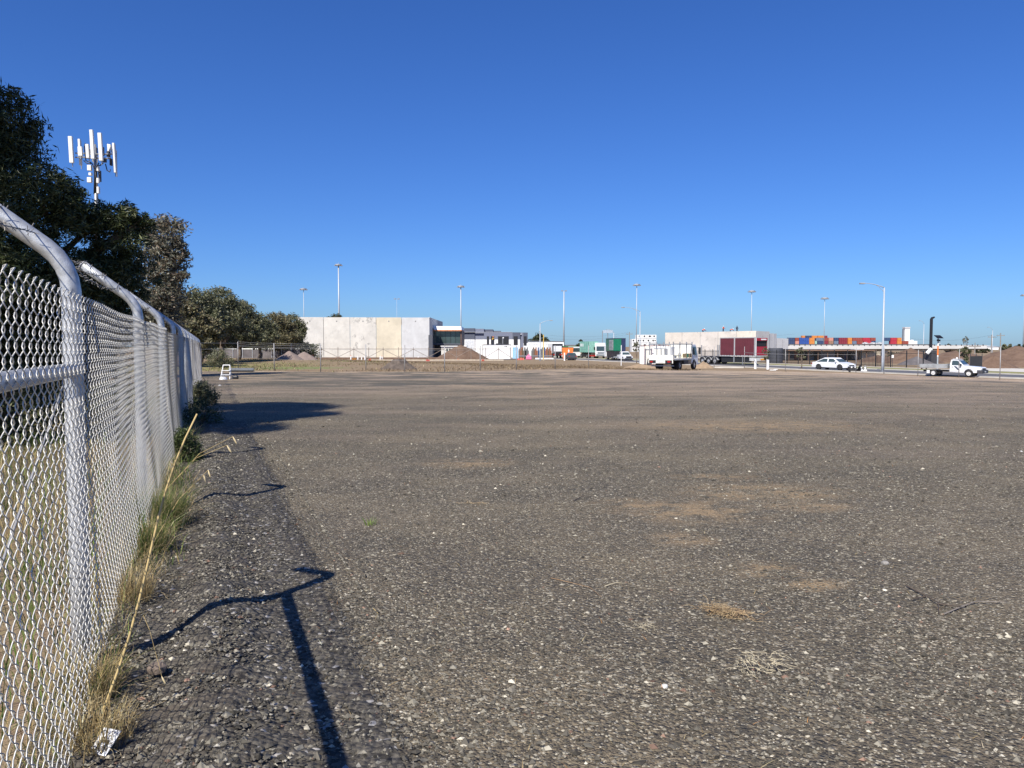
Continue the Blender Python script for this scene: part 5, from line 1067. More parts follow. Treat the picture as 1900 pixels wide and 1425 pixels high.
for sg in (-1, 1): wheel(lt, .2, sg * 1.0, .5, .3, side=sg); wheel(lt, -4, sg * 1.0, .5, .3, side=sg)
# car carrier cars on the bridge behind the lamp pole
for i, px in enumerate((1606, 1620, 1633)):
    p = at(px, 638.75, 514)
    car('car', ['white car before the port containers, left of the tall street lamp', 'white car before the port containers, second from the left before the tall street lamp', 'white car before the port containers, at the tall street lamp'][i], 'car', p, R(4), PAINT, 4.3, 1.75, .92, 1.4, (1.0, .3, -.9, -1.6), 1.3, -1.3, grp='white cars before the port containers')

# ================================================================== MASTS, LAMPS, TOWER, POLES
POLE = M('pale_galvanised_pole', (.40, .43, .46), .5, .2, var=.08)
def mast(label, px, pt, d, head='ring', w=.24, tilt=0):
    g = gd(px, d); top = at(px, pt, d); H = top.z - g.z; o = thing('lamp_mast', label, 'lamp mast', g, 0, 'tall floodlight masts')
    MB().tube([(0, 0, -.3), (0, 0, H)], [w * 1.25, w * .8], 10).build('pole', POLE, o, smooth=True); s = d / F_PX
    if head == 'ring':
        MB().disc((0, 0, H + 1.4 * s), 4.8 * s, 'z', 2.6 * s, 16, 5.8 * s).build('lamp_ring', M('lamp_housing', (.60, .61, .62), .5), o)
        for k in range(8):
            a = k * math.pi / 4; c = Vector((6.2 * s * math.cos(a), 6.2 * s * math.sin(a), H + .6 * s)); MB().box(-1.3 * s, 1.3 * s, -1.1 * s, 1.1 * s, -.8 * s, .6 * s, Matrix.Translation(c) @ Matrix.Rotation(a, 4, 'Z')).build('floodlight', STEEL, o)
        MB().tube([(0, 0, H + 2 * s), (0, 0, H + 6 * s)], .06, 5).build('lightning_rod', POLE, o)
    else:
        MB().box(-5 * s, 5 * s, -.15, .15, H, H + .5 * s).build('crossarm', STEEL, o)
        for q in (-3.6, 3.6): MB().box((q - 1.6) * s, (q + 1.6) * s, -.5, .5, H - .4 * s, H + 1.2 * s).build('floodlight', STEEL, o)
mast('tallest floodlight mast rising behind the concrete warehouse', 630, 493, 262, w=.26); mast('slender floodlight mast above the gum trees left of the concrete warehouse', 565, 538, 375, w=.15)
mast('faint thin floodlight mast over the middle of the concrete warehouse', 737, 555, 520, 'bar', .10); mast('floodlight mast behind the right end of the glazed office', 855.5, 533, 355, w=.26)
mast('floodlight mast with two side lamps right of the rounded dark tree', 1046, 540, 345, 'bar', .30); mast('floodlight mast behind the stacked white containers', 1180.5, 530, 340, w=.17)
mast('floodlight mast above the maroon trailer', 1393, 542, 385, w=.17); mast('floodlight mast standing among the port containers', 1528, 555, 445, w=.17); mast('floodlight mast at the right edge of the picture', 1897.5, 549, 408, w=.28)
def lamp(label, px, pt, pb, d, side, arm, r=.09, grp='curved arm street lamps', pal=None):
    g = gd(px, d); s = d / F_PX; H = at(px, pt, d).z - g.z; a = arm * s * side; o = thing('street_lamp', label, 'street lamp', g, 0, grp)
    jz = H - 8 * s if arm > 25 else H - 6 * s
    MB().tube([(0, 0, -.2), (0, 0, jz * .12), (0, 0, jz)], [r * 1.5, r * 1.35, r * .85], 12).build('pole', POLE, o, smooth=True)
    t = np.linspace(0, 1, 9); MB().tube([(a * q, 0, jz + (H - jz) * (1 - (1 - q) ** 2)) for q in t], [r * .55 - r * .2 * q for q in t], 7).build('arm', POLE, o, smooth=True)
    if arm > 25: MB().tube([(a * .62 * q, 0, jz - 9 * s + (9 * s + (H - jz) * .86) * (1 - (1 - q) ** 1.9)) for q in t], r * .3, 6).build('brace', POLE, o, smooth=True)
    MB().box(a - .45 if side < 0 else a - .1, a + .1 if side < 0 else a + .45, -.17, .17, H - .10, H + .05).build('lamp_head', M('lamp_grey', (.30, .31, .32), .5), o, bevel=.04)
    MB().box(-r * 2.4, r * 2.4, -r * 2.4, r * 2.4, 0, .06).build('base_plate', STEEL, o)
lamp('tall street lamp with a long curved arm standing on the grass verge', 1637.5, 525.5, 687, 84, -1, 38, .088)
lamp('street lamp with its arm curving right beside the yellow pole', 1002, 594.5, 660, 150, 1, 19, .085); lamp('street lamp reaching left in front of the mast by the white container stacks', 1187, 570, 668, 128, -1, 30, .07)
lamp('small far street lamp above the teal container truck', 1138.5, 611, 655, 330, -1, 13, .18); lamp('faint far street lamp right of the silo tower', 1712.5, 595, 642, 260, -1, 7, .10); lamp('faint far street lamp above the white shed on the skyline', 1840, 607, 645, 300, -1, 8, .11)
def power_pole(label, px, pt, d, r=.17):
    g = gd(px, d); H = at(px, pt, d).z - g.z; o = thing('power_pole', label, 'power pole', g, 0, 'power poles')
    MB().tube([(0, 0, -.3), (0, 0, H)], [r * 1.2, r * .8], 8).build('pole', M('weathered_timber', (.25, .235, .21), .9, var=.2), o); MB().box(-1.3, 1.3, -.08, .08, H - .9, H - .7).build('crossarm', MC['weathered_timber'], o)
    for x in (-1.1, .1, 1.1): MB().tube([(x, 0, H - .7), (x, 0, H - .45)], .05, 6).build('insulator', STEEL, o)
power_pole('power pole with crossarms left of the pair on the right skyline', 1838.5, 621, 260); power_pole('taller right hand power pole of the pair on the skyline', 1855, 618, 250); power_pole('thin power pole beside the green truck roof', 1167.5, 616, 300, .16)
power_pole('short dark power pole between the leafy street tree and the white shed', 1808, 636, 170, .1)
def cable(label, px0, py0, px1, py1, d): 
    a, b = at(px0, py0, d), at(px1, py1, d); o = thing('power_line', label, 'power line', a, 0, 'overhead power lines'); m = MB()
    pts = [(b - a) * t - Vector((0, 0, 1.2 * 4 * t * (1 - t))) for t in np.linspace(0, 1, 14)]; m.tube(pts, .022, 4).build('wire', DARKST, o)
cable('upper overhead line running behind the trucks', 1020, 622, 1168, 616.5, 305); cable('lower overhead line running behind the trucks', 1020, 628, 1168, 620, 305); cable('overhead line passing above the factory roof', 1236, 620, 1475, 620, 330); cable('overhead line at the right skyline', 1690, 628, 1838, 622, 262); cable('overhead line between the two power poles', 1838.5, 621.5, 1855, 619, 255)
# mobile phone tower
D = 62.0; tg = gd(187, D); tw_ = thing('cell_tower', 'mobile phone mast crowned with white panel antennas behind the dark tree', 'tower', tg); ANT = M('antenna_white', (.74, .73, .68), .5, var=.06)
def TP(px, py, dy=0): p = at(px, py, D) - tg; p.y += dy; return p
MB().tube([(0, 0, -.2), TP(176, 268, 0) * 1.0], [.32, .10], 12).build('mast_pole', STEEL, tw_, smooth=True)
for (px, pt, pb, w, dy) in [(134.5, 255, 304, 7, -.3), (140.5, 255, 304, 4, .5), (156.5, 276, 293, 7.5, -.6), (171, 272, 297.5, 5.5, -.7), (181, 247, 300, 5.8, -.9), (195, 252, 303, 6.5, -.8), (201.5, 267, 277, 4, .2), (209.5, 265, 320, 4, .1), (206, 272, 318, 2, .6), (190, 262, 285, 3, .9), (166, 268, 290, 1.5, .9)]:
    a, b = TP(px, pt, dy), TP(px + (pb - pt) * .06, pb, dy); s = D / F_PX * w / 2
    m = MB(); m.add([(a.x - s, a.y - .1, a.z), (a.x + s, a.y - .1, a.z), (a.x + s, a.y + .1, a.z), (a.x - s, a.y + .1, a.z), (b.x - s, b.y - .1, b.z), (b.x + s, b.y - .1, b.z), (b.x + s, b.y + .1, b.z), (b.x - s, b.y + .1, b.z)], [(0, 1, 2, 3), (7, 6, 5, 4), (0, 4, 5, 1), (1, 5, 6, 2), (2, 6, 7, 3), (3, 7, 4, 0)])
    o = m.build('panel_antenna', ANT, tw_, bevel=.02)
    MB().tube([(a.x, a.y + .22, b.z - .25), (a.x, a.y + .22, a.z - .1)], .04, 6).build('mount_pipe', STEEL, o)
for (px, pt, pb, w) in [(169.5, 308, 318, 7), (171, 322, 327, 5), (169.5, 330.5, 340, 7.5), (184.5, 310, 319, 4.5), (185, 332, 341, 4.5), (185.5, 348, 360, 4)]:
    a, b = TP(px, pt, -.25), TP(px, pb, -.25); s = D / F_PX * w / 2; MB().box(a.x - s, a.x + s, a.y - .12, a.y + .12, b.z, a.z).build('radio_unit', ANT, tw_, bevel=.02)
for (p, q) in [((140, 284), (160, 285)), ((140, 292), (160, 292)), ((160, 286), (208, 286)), ((160, 293), (206, 294)), ((172, 276), (172, 300)), ((150, 282), (150, 295))]:
    MB().tube([TP(*p), TP(*q)], .055, 6).build('mount_arm', STEEL, tw_)
for (px, py, w, h_) in [(163, 281, 4, 10), (176, 280, 3, 14), (188, 280, 4, 16), (199, 285, 4, 10), (204, 300, 3, 12), (172, 292, 5, 6), (192, 296, 5, 8), (183, 326, 3, 20), (175, 345, 3, 12)]:
    a = TP(px, py, .15); k9 = D / F_PX; MB().box(a.x - w * k9 / 2, a.x + w * k9 / 2, a.y - .1, a.y + .15, a.z - h_ * k9 / 2, a.z + h_ * k9 / 2).build('equipment_box', DARKST, tw_)
for (pts) in [[(160, 300), (166, 305), (176, 306), (180, 318), (181, 360)], [(200, 306), (203, 318), (208, 321), (209, 316)], [(188, 304), (184, 312), (180, 322), (179, 362)], [(163, 268), (161, 275), (164, 300), (174, 304)], [(196, 304), (190, 309), (183, 310), (182, 360)]]:
    MB().tube([TP(*p, -.35) for p in pts], .045, 6).build('cable', BLACK, tw_, smooth=True)

# ================================================================== BLACK FENCE, RIG, SOLAR POLE, SITE THINGS
bf = thing('black_fence', 'black steel picket fence along the far side of the street', 'fence', G(1560, 675)); B0 = bf.location.copy(); off0 = (B0 - RP).dot(RN)
for k, (t0, t1) in enumerate([(12, 64)]):
    tt_ = np.arange(t0, t1, 2.6)
    for i, t in enumerate(tt_):
        p = RP + RN * 17.6 + RD * float(t); p.z = float(zt(p.x, p.y)); q = RP + RN * 17.6 + RD * float(t + 2.6)
        MB().box(-.05, .05, -.05, .05, 0, 2.25, Matrix.Translation(p - B0)).build('post', BLACK, bf)
        r = p.lerp(Vector((q.x, q.y, float(zt(q.x, q.y)))), .5) - B0; ang = math.atan2(RD.y, RD.x)
        for z in (.25, 1.85): MB().box(-1.24, 1.24, -.025, .025, z, z + .05, Matrix.Translation(r) @ Matrix.Rotation(ang, 4, 'Z')).build('rail', BLACK, bf)
        m = MB()
        for j in range(11 if t > 15 else 0): m.box(-1.2 + j * .24 - .028, -1.2 + j * .24 + .028, -.042, -.026, .1, 2.1, Matrix.Translation(r) @ Matrix.Rotation(ang, 4, 'Z'))
        if t > 15: tag(m.build('pickets', BLACK, bf), kind='stuff')
tk = thing('water_tank', 'dark grey ribbed tank beside the corner of the factory', 'tank', G(1451, 675) + Vector((1, 6, 0))); MB().disc((0, 0, 1.25), 1.15, 'z', 2.5, 22).build('shell', CHAR, tk)
for z in (.4, .9, 1.4, 1.9): MB().disc((0, 0, z), 1.18, 'z', .08, 22).build('rib', CHAR, tk)
osh = thing('open_shed', 'long dark open fronted storage shed below the bridge behind the white sedan', 'shed', gd(1540, 152)); s9 = 152 / F_PX; z9 = lambda py: at(1540, py, 152).z - osh.location.z
MB().box(-80 * s9, 84 * s9, -.6, 16, z9(651), z9(649.3)).build('roof', M('shed_roof_brown', (.20, .125, .085), .8, var=.2), osh); MB().box(-80 * s9, 84 * s9, 15.8, 16, -.4, z9(651) - .01).build('back_wall', M('shed_back', (.13, .09, .07), .8, var=.4), osh)
for a in (-80, 83.7): MB().box(a * s9, (a + .3) * s9, 2, 15.7, -.4, z9(651) - .01).build('side_wall', BLACK, osh)
for a in range(-78, 84, 18): MB().box(a * s9, (a + 1.3) * s9, -.3, -.1, -.3, z9(651) - .01).build('column', M('shed_column', (.16, .10, .07), .8), osh)
# scrap and stored goods under the bridge
JUNK = [('dark skip', .9), ('rust brown crate', .8), ('white drum', .5), ('pale pallet stack', .7), ('grey machine box', .9), ('brown pallet stack', .6), ('blue drum', .5), ('black crate', .8), ('cream cabin', .7), ('white crate', .9)]
JC = {'dark': (.05, .05, .05), 'rust': (.38, .15, .08), 'white': (.66, .65, .62), 'pale': (.42, .36, .28), 'grey': (.22, .22, .22), 'brown': (.20, .14, .09), 'blue': (.06, .12, .28), 'black': (.025, .025, .025), 'cream': (.60, .52, .38)}
WHERE = [(1462, 'right beside the water tank'), (1472, 'behind the young tree near the tank'), (1503, 'right of the young tree by the tank'), (1516, 'left of the white sedan roof'), (1532, 'above the boot of the white sedan'), (1547, 'above the roof of the white sedan'), (1563, 'above the windscreen of the white sedan'), (1578, 'above the bonnet of the white sedan'), (1612, 'left of the tall street lamp'), (1590, 'past the nose of the white sedan')]
for i, ((nm, hh_), (px, wh_)) in enumerate(zip(JUNK, WHERE)):
    d = 153.6 + 1.6 * (i % 4); g = gd(px, d); w_ = .9 + .5 * (i % 3); cm = M('stored_' + nm.split()[0], JC[nm.split()[0]], .8, var=.2)
    o = thing(nm.split(' ', 1)[1].replace(' ', '_'), f'{nm} stored under the bridge, {wh_}', nm.split()[-1], g, 0, 'goods stored under the bridge')
    if 'drum' in nm: MB().disc((0, 0, .9), .8, 'z', 1.8, 16).build('shell', cm, o); MB().disc((0, 0, 1.83), .82, 'z', .06, 16).build('lid', cm, o)
    elif 'pallet' in nm:
        for k in range(6): MB().box(-w_, w_, -.8, .8, k * .34, k * .34 + .22).build('pallet', cm, o)
    else: MB().box(-w_, w_, -.9, .9, .12, 2.4 * hh_).build('body', cm, o, bevel=.05); MB().box(-w_ - .05, w_ + .05, -.95, .95, 2.4 * hh_ + .002, 2.4 * hh_ + .1).build('lid', cm, o); MB().box(-w_, w_, -.5, .5, 0, .119).build('skid', BLACK, o)
# drilling mast
rg = gd(1726, 118); rig = thing('drilling_mast', 'tall black drilling rig mast with a bent head behind the soil heap', 'drilling rig', rg); s = 118 / F_PX
H0, H1 = at(1726, 655, 118).z - rg.z, at(1726, 592, 118).z - rg.z
MB().box(-1.6 * s, 1.6 * s, -.2, .2, H0, H1).build('mast', BLACK, rig); MB().add([(-1.6 * s, -.2, H1), (1.6 * s, -.2, H1), (5.4 * s, -.2, H1 + 2.6 * s), (4.6 * s, -.2, H1 + 4.6 * s), (.5 * s, -.2, H1 + 3.4 * s), (-1.6 * s, .2, H1), (1.6 * s, .2, H1), (5.4 * s, .2, H1 + 2.6 * s), (4.6 * s, .2, H1 + 4.6 * s), (.5 * s, .2, H1 + 3.4 * s)], [(0, 1, 2, 3, 4), (9, 8, 7, 6, 5)] + [(i, i + 5, (i + 1) % 5 + 5, (i + 1) % 5) for i in range(5)]).build('head', BLACK, rig)
MB().box(-4 * s, 5 * s, -1, 1, H0 - .1, H0 + 5 * s).build('engine_house', DARKST, rig, bevel=.05); MB().tube([(-2 * s, -.5, H0 + 8 * s), (-10 * s, -.5, H0 - 1 * s)], .28, 8).build('boom', WHITE, rig); MB().box(-6 * s, 6 * s, -1.2, 1.2, -.1, H0 - .1).build('undercarriage', DARKST, rig); MB().tube([(2.6 * s, 0, H0), (2.6 * s, 0, H1)], .03, 5).build('cable', BLACK, rig)
# solar warning pole
sg_ = gd(1739.5, 88); sp_ = thing('solar_pole', 'orange and white striped pole carrying a tilted solar panel', 'solar pole', sg_); s = 88 / F_PX; zz_ = lambda py: at(1739.5, py, 88).z - sg_.z
for a, b, c in [(684, 662, POLE), (661.9, 659, WHITE), (658.9, 642, ORANGE), (641.9, 637, WHITE), (636.9, 628, POLE)]: MB().tube([(0, 0, zz_(a)), (0, 0, zz_(b))], .075, 10).build('pole_section', c, sp_)
MB().add([(-6.5 * s, -.55, zz_(627.2)), (5 * s, -.55, zz_(627.2)), (7.5 * s, .45, zz_(621.8)), (-4 * s, .45, zz_(621.8)), (-6.5 * s, -.53, zz_(627.9)), (5 * s, -.53, zz_(627.9)), (7.5 * s, .47, zz_(622.5)), (-4 * s, .47, zz_(622.5))], [(0, 1, 2, 3), (7, 6, 5, 4), (0, 4, 5, 1), (1, 5, 6, 2), (2, 6, 7, 3), (3, 7, 4, 0)]).build('solar_panel', M('solar_cells', (.012, .013, .018), .6, spec=.2), sp_)
MB().box(-1.8 * s, -.2 * s, -.2, .1, zz_(633), zz_(629.5)).build('warning_lamp', DARKST, sp_); MB().box(.8 * s, 2.6 * s, -.2, .1, zz_(633), zz_(630)).build('warning_lamp', DARKST, sp_); MB().box(.4 * s, 3.4 * s, -.1, .1, zz_(637), zz_(634)).build('control_box', WHITE, sp_)
# shade cloth panel on posts behind the utility
shd = thing('shade_cloth_screen', 'dark shade cloth screen on steel posts behind the white utility bonnet', 'screen', gd(1812, 96)); s = 96 / F_PX; zz2 = lambda py: at(1812, py, 96).z - shd.location.z
MB().add([(-11 * s, 0, zz2(683)), (10 * s, 0, zz2(683)), (10 * s, 0, zz2(660.5)), (-11 * s, 0, zz2(661)), (-11 * s, .04, zz2(683)), (10 * s, .04, zz2(683)), (10 * s, .04, zz2(660.5)), (-11 * s, .04, zz2(661))], [(0, 1, 2, 3), (7, 6, 5, 4), (0, 4, 5, 1), (1, 5, 6, 2), (2, 6, 7, 3), (3, 7, 4, 0)]).build('shade_cloth', M('shade_cloth', (.022, .024, .028), .9, var=.2), shd)
for a in (-11.4, -.5, 10.5): MB().tube([(a * s, .08, -.1), (a * s, .08, zz2(656))], .05, 6).build('post', DARKST, shd)
# black picket posts right of lamp
# A frame signs and battery boxes beside the sedan
c = G(1581, 689.8); bx = thing('black_box', 'black equipment box with two white lamps on top beside the folding signs', 'equipment box', c); s = c.y / F_PX
MB().box(-6.5 * s, 6.5 * s, -.3, .3, 0, 9.5 * s).build('body', M('crate_black', (.03, .03, .032), .7), bx, bevel=.03)
for a in (-3.4, 3.4): MB().disc((a * s, -.31, 8.6 * s), 1.5 * s, 'y', .05, 12).build('lamp', WHITE, bx); 
MB().tube([(-4 * s, 0, 9.5 * s), (-3.5 * s, 0, 11.8 * s), (3.5 * s, 0, 11.8 * s), (4 * s, 0, 9.5 * s)], .025, 6).build('handle', BLACK, bx)
for i, px in enumerate((1596, 1605)):
    c = G(px, 690); o = thing('folding_sign', ['black folding sign with a white panel next to the black box', 'black folding sign with white stripes right of its twin'][i], 'sign', c, R(20 - 40 * i), 'folding signs by the street'); s = c.y / F_PX
    quadp('front_leaf', [(-4.6 * s, -.32, .02), (4.6 * s, -.32, .02), (1.4 * s, -.02, 12.5 * s), (-1.4 * s, -.02, 12.5 * s)], .015, BLACK, o); quadp('back_leaf', [(4.6 * s, .32, .02), (-4.6 * s, .32, .02), (-1.4 * s, .03, 12.5 * s), (1.4 * s, .03, 12.5 * s)], .015, BLACK, o)
    quadp('white_panel', [(-2.9 * s, -.318, 1.4 * s), (2.6 * s, -.318, 1.4 * s), (1.5 * s, -.25, 4.8 * s), (-1.9 * s, -.25, 4.8 * s)], .03, WHITE, o); quadp('white_panel', [(-1.3 * s, -.20, 6.2 * s), (1.3 * s, -.20, 6.2 * s), (.8 * s, -.13, 9.0 * s), (-.8 * s, -.13, 9.0 * s)], .03, WHITE, o)
def bollard(label, px, pt, pb, w, grp='white marker posts'):
    c = G(px, pb); s = c.y / F_PX; o = thing('marker_post', label, 'marker post', c, 0, grp); MB().tube([(0, 0, -.1), (0, 0, (pb - pt) * s)], w * s / 2, 12).build('post', WHITE, o, smooth=False); MB().disc((0, 0, (pb - pt) * s + .02), w * s / 2 * 1.06, 'z', .04, 12).build('cap', WHITE, o)
bollard('white marker post in front of the maroon trailer corner', 1401.5, 667, 684, 4.6); bollard('white marker post at the open end of the maroon trailer', 1424.5, 668, 685, 4.8); bollard('white marker post left of the dark grey hatchback', 1047.5, 655, 669, 2.8); bollard('slim yellow green marker post before the white pickup', 1152.6, 641, 678, 1.4)
yp = gd(1008.5, 150); o = thing('yellow_pole', 'thin yellow pole standing among the stored goods', 'pole', yp); MB().tube([(0, 0, 0), (0, 0, at(1008.5, 621, 150).z - yp.z)], .09, 8).build('pole', M('yellow_paint', (.70, .48, .12), .6), o); MB().box(-.2, .2, -.2, .2, 0, .05).build('foot', STEEL, o)
c = G(1434, 687.5); o = thing('white_debris', 'broken white board lying beside the marker post at the yard edge', 'debris', c, R(-20)); MB().box(-.35, .35, -.12, .12, .02, .10).build('board', WHITE, o); MB().box(.1, .5, -.2, .1, .101, .16, Matrix.Rotation(.3, 4, 'Z')).build('fragment', WHITE, o)
a, b = G(1309, 682.5), G(1381, 682.8); o = thing('concrete_edging', 'long pale concrete edging beam lying at the yard gate', 'edging', a); v = b - a; MB().tube([Vector((0, 0, .06)), v + Vector((0, 0, .06))], .11, 4).build('beam', CONC, o); 
sgn = G(1670, 668) + Vector((0, 30, 0)); o = thing('white_sign', 'small blank white sign on the black fence posts', 'sign', gd(1656, 100)); s = 100 / F_PX; q = at(1656, 664, 100).z - o.location.z; MB().box(-1.9 * s, 1.9 * s, -.02, .02, q, q + 5.4 * s).build('board', WHITE, o); MB().tube([(0, .05, 0), (0, .05, q + 5 * s)], .035, 6).build('post', DARKST, o)

# construction site: cross braced fencing, site container with a worker on it, blue toilet, skips and markers
xf_ = thing('braced_site_fence', 'row of cross braced temporary fence panels before the concrete warehouse', 'fence', gd(700, 142)); X0 = xf_.location.copy()
SITEF = M('dull_site_steel', (.26, .215, .18), .8, .1, var=.2)
pp_ = [443, 475, 509, 540, 567.5, 597, 627, 656.5, 684, 711, 739.5, 767, 795, 822, 847, 874, 901, 925, 947]
def xp(px, py, d=142.0): return at(px, py, d) - X0
for i in range(len(pp_)):
    MB().tube([xp(pp_[i], 667), xp(pp_[i], 644.5)], .05, 6).build('post', SITEF, xf_)
    if i + 1 < len(pp_):
        p, q = pp_[i], pp_[i + 1]; MB().tube([xp(p, 647.4), xp(q, 647.4)], .045, 5).build('top_rail', SITEF, xf_)
        if p > 550: (MB().tube([xp(p, 648), xp(q, 662.5)], .045, 5) if i % 2 else MB().tube([xp(q, 648), xp(p, 662.5)], .045, 5)).build('cross_brace', SITEF, xf_)
scn = thing('screen_fence', 'mesh screened fence topped with barbed wire below the far row of gum trees', 'fence', gd(465, 112)); s = 112 / F_PX; Z3 = lambda py: at(465, py, 112).z - scn.location.z
MB().box(-88 * s, 92 * s, 0, .06, 0, Z3(649)).build('screen', M('dusty_screen', (.14, .125, .125), .9, var=.45, scale=.9), scn)
for a in np.arange(-86, 94, 18): MB().tube([(a * s, -.05, 0), (a * s, -.05, Z3(637))], .05, 6).build('post', GALV, scn)
for py in (637.5, 640.5, 643.5): MB().tube([(-88 * s, -.05, Z3(py)), (92 * s, -.05, Z3(py))], .02, 4).build('barbed_wire', DARKST, scn)
MB().tube([(-88 * s, -.06, Z3(647.5)), (92 * s, -.06, Z3(647.5))], .04, 5).build('top_rail', GALV, scn)
ck = thing('skip_bin', 'orange red skip bin at the left end of the concrete warehouse', 'skip', G(574, 665.5)); s = ck.location.y / F_PX
MB().prof([(-7 * s, 0), (5 * s, 0), (8 * s, 11 * s), (-7 * s, 11 * s)], 1.0).build('body', M('skip_orange', (.42, .12, .055), .7, var=.25), ck); MB().box(-7.2 * s, 8.3 * s, -1.05, 1.05, 11 * s + .002, 12 * s).build('rim', M('skip_orange'), ck)
sc_ = thing('site_container', 'white site container with dark frame edges and a worker on its roof', 'container', G(920, 667.2)); s = sc_.location.y / F_PX
MB().box(-24 * s, 28 * s, 0, 2.4, .12, 27 * s).build('body', WHITE, sc_); MB().box(-25 * s, 29 * s, -.05, 2.45, 27 * s + .002, 28 * s).build('roof_rim', CHAR, sc_); MB().box(-24.2 * s, 28.2 * s, -.03, 2.43, 0, .119).build('base_rail', CHAR, sc_)
for a in (-24.6, 28): MB().box(a * s, (a + .7) * s, -.04, .1, .12, 27 * s).build('corner_post', CHAR, sc_)
MB().box(16 * s, 18 * s, -.02, -.003, 23 * s, 25 * s).box(19 * s, 21 * s, -.02, -.003, 23 * s, 25 * s).build('sign_mark', CHAR, sc_); MB().box(-24.9 * s, -24.7 * s, .2, 2.2, .2, 25 * s).build('door', CREAM, sc_)
tl = thing('portable_toilet', 'light blue portable toilet right of the white site container', 'toilet', G(956, 666.3)); s = tl.location.y / F_PX; BLU = M('toilet_blue', (.25, .50, .78), .5, var=.06)
MB().box(-5 * s, 5 * s, 0, 1.1, .08, 21 * s).build('cabin', BLU, tl, bevel=.04); MB().prof([(-5.2 * s, 21 * s), (5.2 * s, 21 * s), (4 * s, 22.8 * s), (-4 * s, 22.8 * s)], .6, .55).build('roof', M('toilet_roof', (.55, .70, .85), .5), tl); MB().box(-3.6 * s, 3.6 * s, -.03, -.002, 1 * s, 19.5 * s).build('door', M('toilet_door', (.33, .57, .82), .5), tl); MB().box(5.0 * s + .01, 5.9 * s, 0, 1, .1, 20 * s).build('side_panel', WHITE, tl)
PINK = M('pink_bag', (.72, .16, .30), .6, var=.15); c = G(981, 667.2); o = thing('pink_bag', 'bright pink bulk bag beside the blue toilet', 'bag', c); s = c.y / F_PX
MB().add([(-5.5 * s, -.5, 0), (5.5 * s, -.5, 0), (5.5 * s, .5, 0), (-5.5 * s, .5, 0), (-5 * s, -.45, 6 * s), (5 * s, -.45, 5.5 * s), (5 * s, .45, 6 * s), (-5 * s, .45, 6 * s), (.5 * s, 0, 10 * s)], [(3, 2, 1, 0), (0, 1, 5, 4), (1, 2, 6, 5), (2, 3, 7, 6), (3, 0, 4, 7), (4, 5, 8), (5, 6, 8), (6, 7, 8), (7, 4, 8)]).build('bag', PINK, o, bevel=.12)
MB().tube([(-1 * s, -.05, 9 * s), (0, -.1, 11 * s), (1.5 * s, -.05, 9 * s)], .05, 5).build('loop', PINK, o)
FEN = [(967, 'rust', 'third from the blue toilet'), (979, 'grey', 'at the left of the pink bag top'), (992, 'brown', 'second right of the pink bag'), (1005, 'grey', 'between street lamp and yellow pole'), (1011, 'blue', 'touching the yellow pole'), (1018, 'brown', 'in the middle of the rusty ones'), (964, 'grey', 'just right of the blue toilet'), (970, 'brown', 'second from the blue toilet'), (976, 'black', 'behind the pink bag'), (989, 'grey', 'right of the pink bag'), (995, 'rust', 'left of the street lamp base'), (1001, 'blue', 'at the street lamp base'), (1014, 'rust', 'right of the yellow pole'), (1021, 'rust', 'left of the white truck')]
for i, (px, c_, wh_) in enumerate(FEN):
    g = G(px, 665.5); s = g.y / F_PX; o = thing('stacked_frame', f'{c_} stacked steel frames standing upright, {wh_}', 'steel frames', g, R(10), 'steel frames stored on site'); cm = M('stored_' + c_, JC[c_], .8)
    for k in range(3): MB().box(-2.6 * s + k * 1.7 * s, -1.6 * s + k * 1.7 * s, -.4, .5, 0, (15 + 3 * ((i + k) % 3)) * s).build('frame', cm, o)
    MB().box(-2.7 * s, 2.9 * s, -.45, -.401, 4 * s, 6 * s).build('tie', STEEL, o)
c = G(1005, 668); o = thing('white_kerb_barrier', 'low white barrier rail in front of the stored steel frames', 'barrier', c); s = c.y / F_PX; MB().box(-12 * s, 22 * s, -.1, .1, .15, .45).build('rail', WHITE, o); 
for a in (-11, 4, 20): MB().box(a * s, (a + 1) * s, -.12, .12, 0, .149).build('foot', STEEL, o)
ob = thing('skip_bin', 'bright orange skip with a white diamond mark behind the hatchback', 'skip', gd(1053, 178)); s = 178 / F_PX; zq = lambda py: at(1053, py, 178).z - ob.location.z
MB().prof([(-8.5 * s, 0), (8.5 * s, 0), (10 * s, zq(645)), (-10.5 * s, zq(645))], 1.1).build('body', ORANGE, ob); MB().add([(1.5 * s, -1.13, zq(655)), (3 * s, -1.13, zq(651)), (1.5 * s, -1.13, zq(647)), (0, -1.13, zq(651)), (1.5 * s, -1.10, zq(655)), (3 * s, -1.10, zq(651)), (1.5 * s, -1.10, zq(647)), (0, -1.10, zq(651))], [(0, 1, 2, 3), (7, 6, 5, 4), (0, 4, 5, 1), (1, 5, 6, 2), (2, 6, 7, 3), (3, 7, 4, 0)]).build('mark', WHITE, ob); MB().box(-10.6 * s, 10.1 * s, -1.12, 1.12, zq(645) + .002, zq(644)).build('rim', DARKST, ob)
MK = [(651, 660.5, 668), (664, 662, 668), (671, 663.5, 668), (677, 662, 668), (705.5, 661, 668), (709, 661, 668), (730, 658, 664), (749, 658.5, 666), (757, 660, 666), (776, 662, 668), (784, 654, 666), (800, 657, 664), (863.5, 659, 668), (870, 660, 668)]
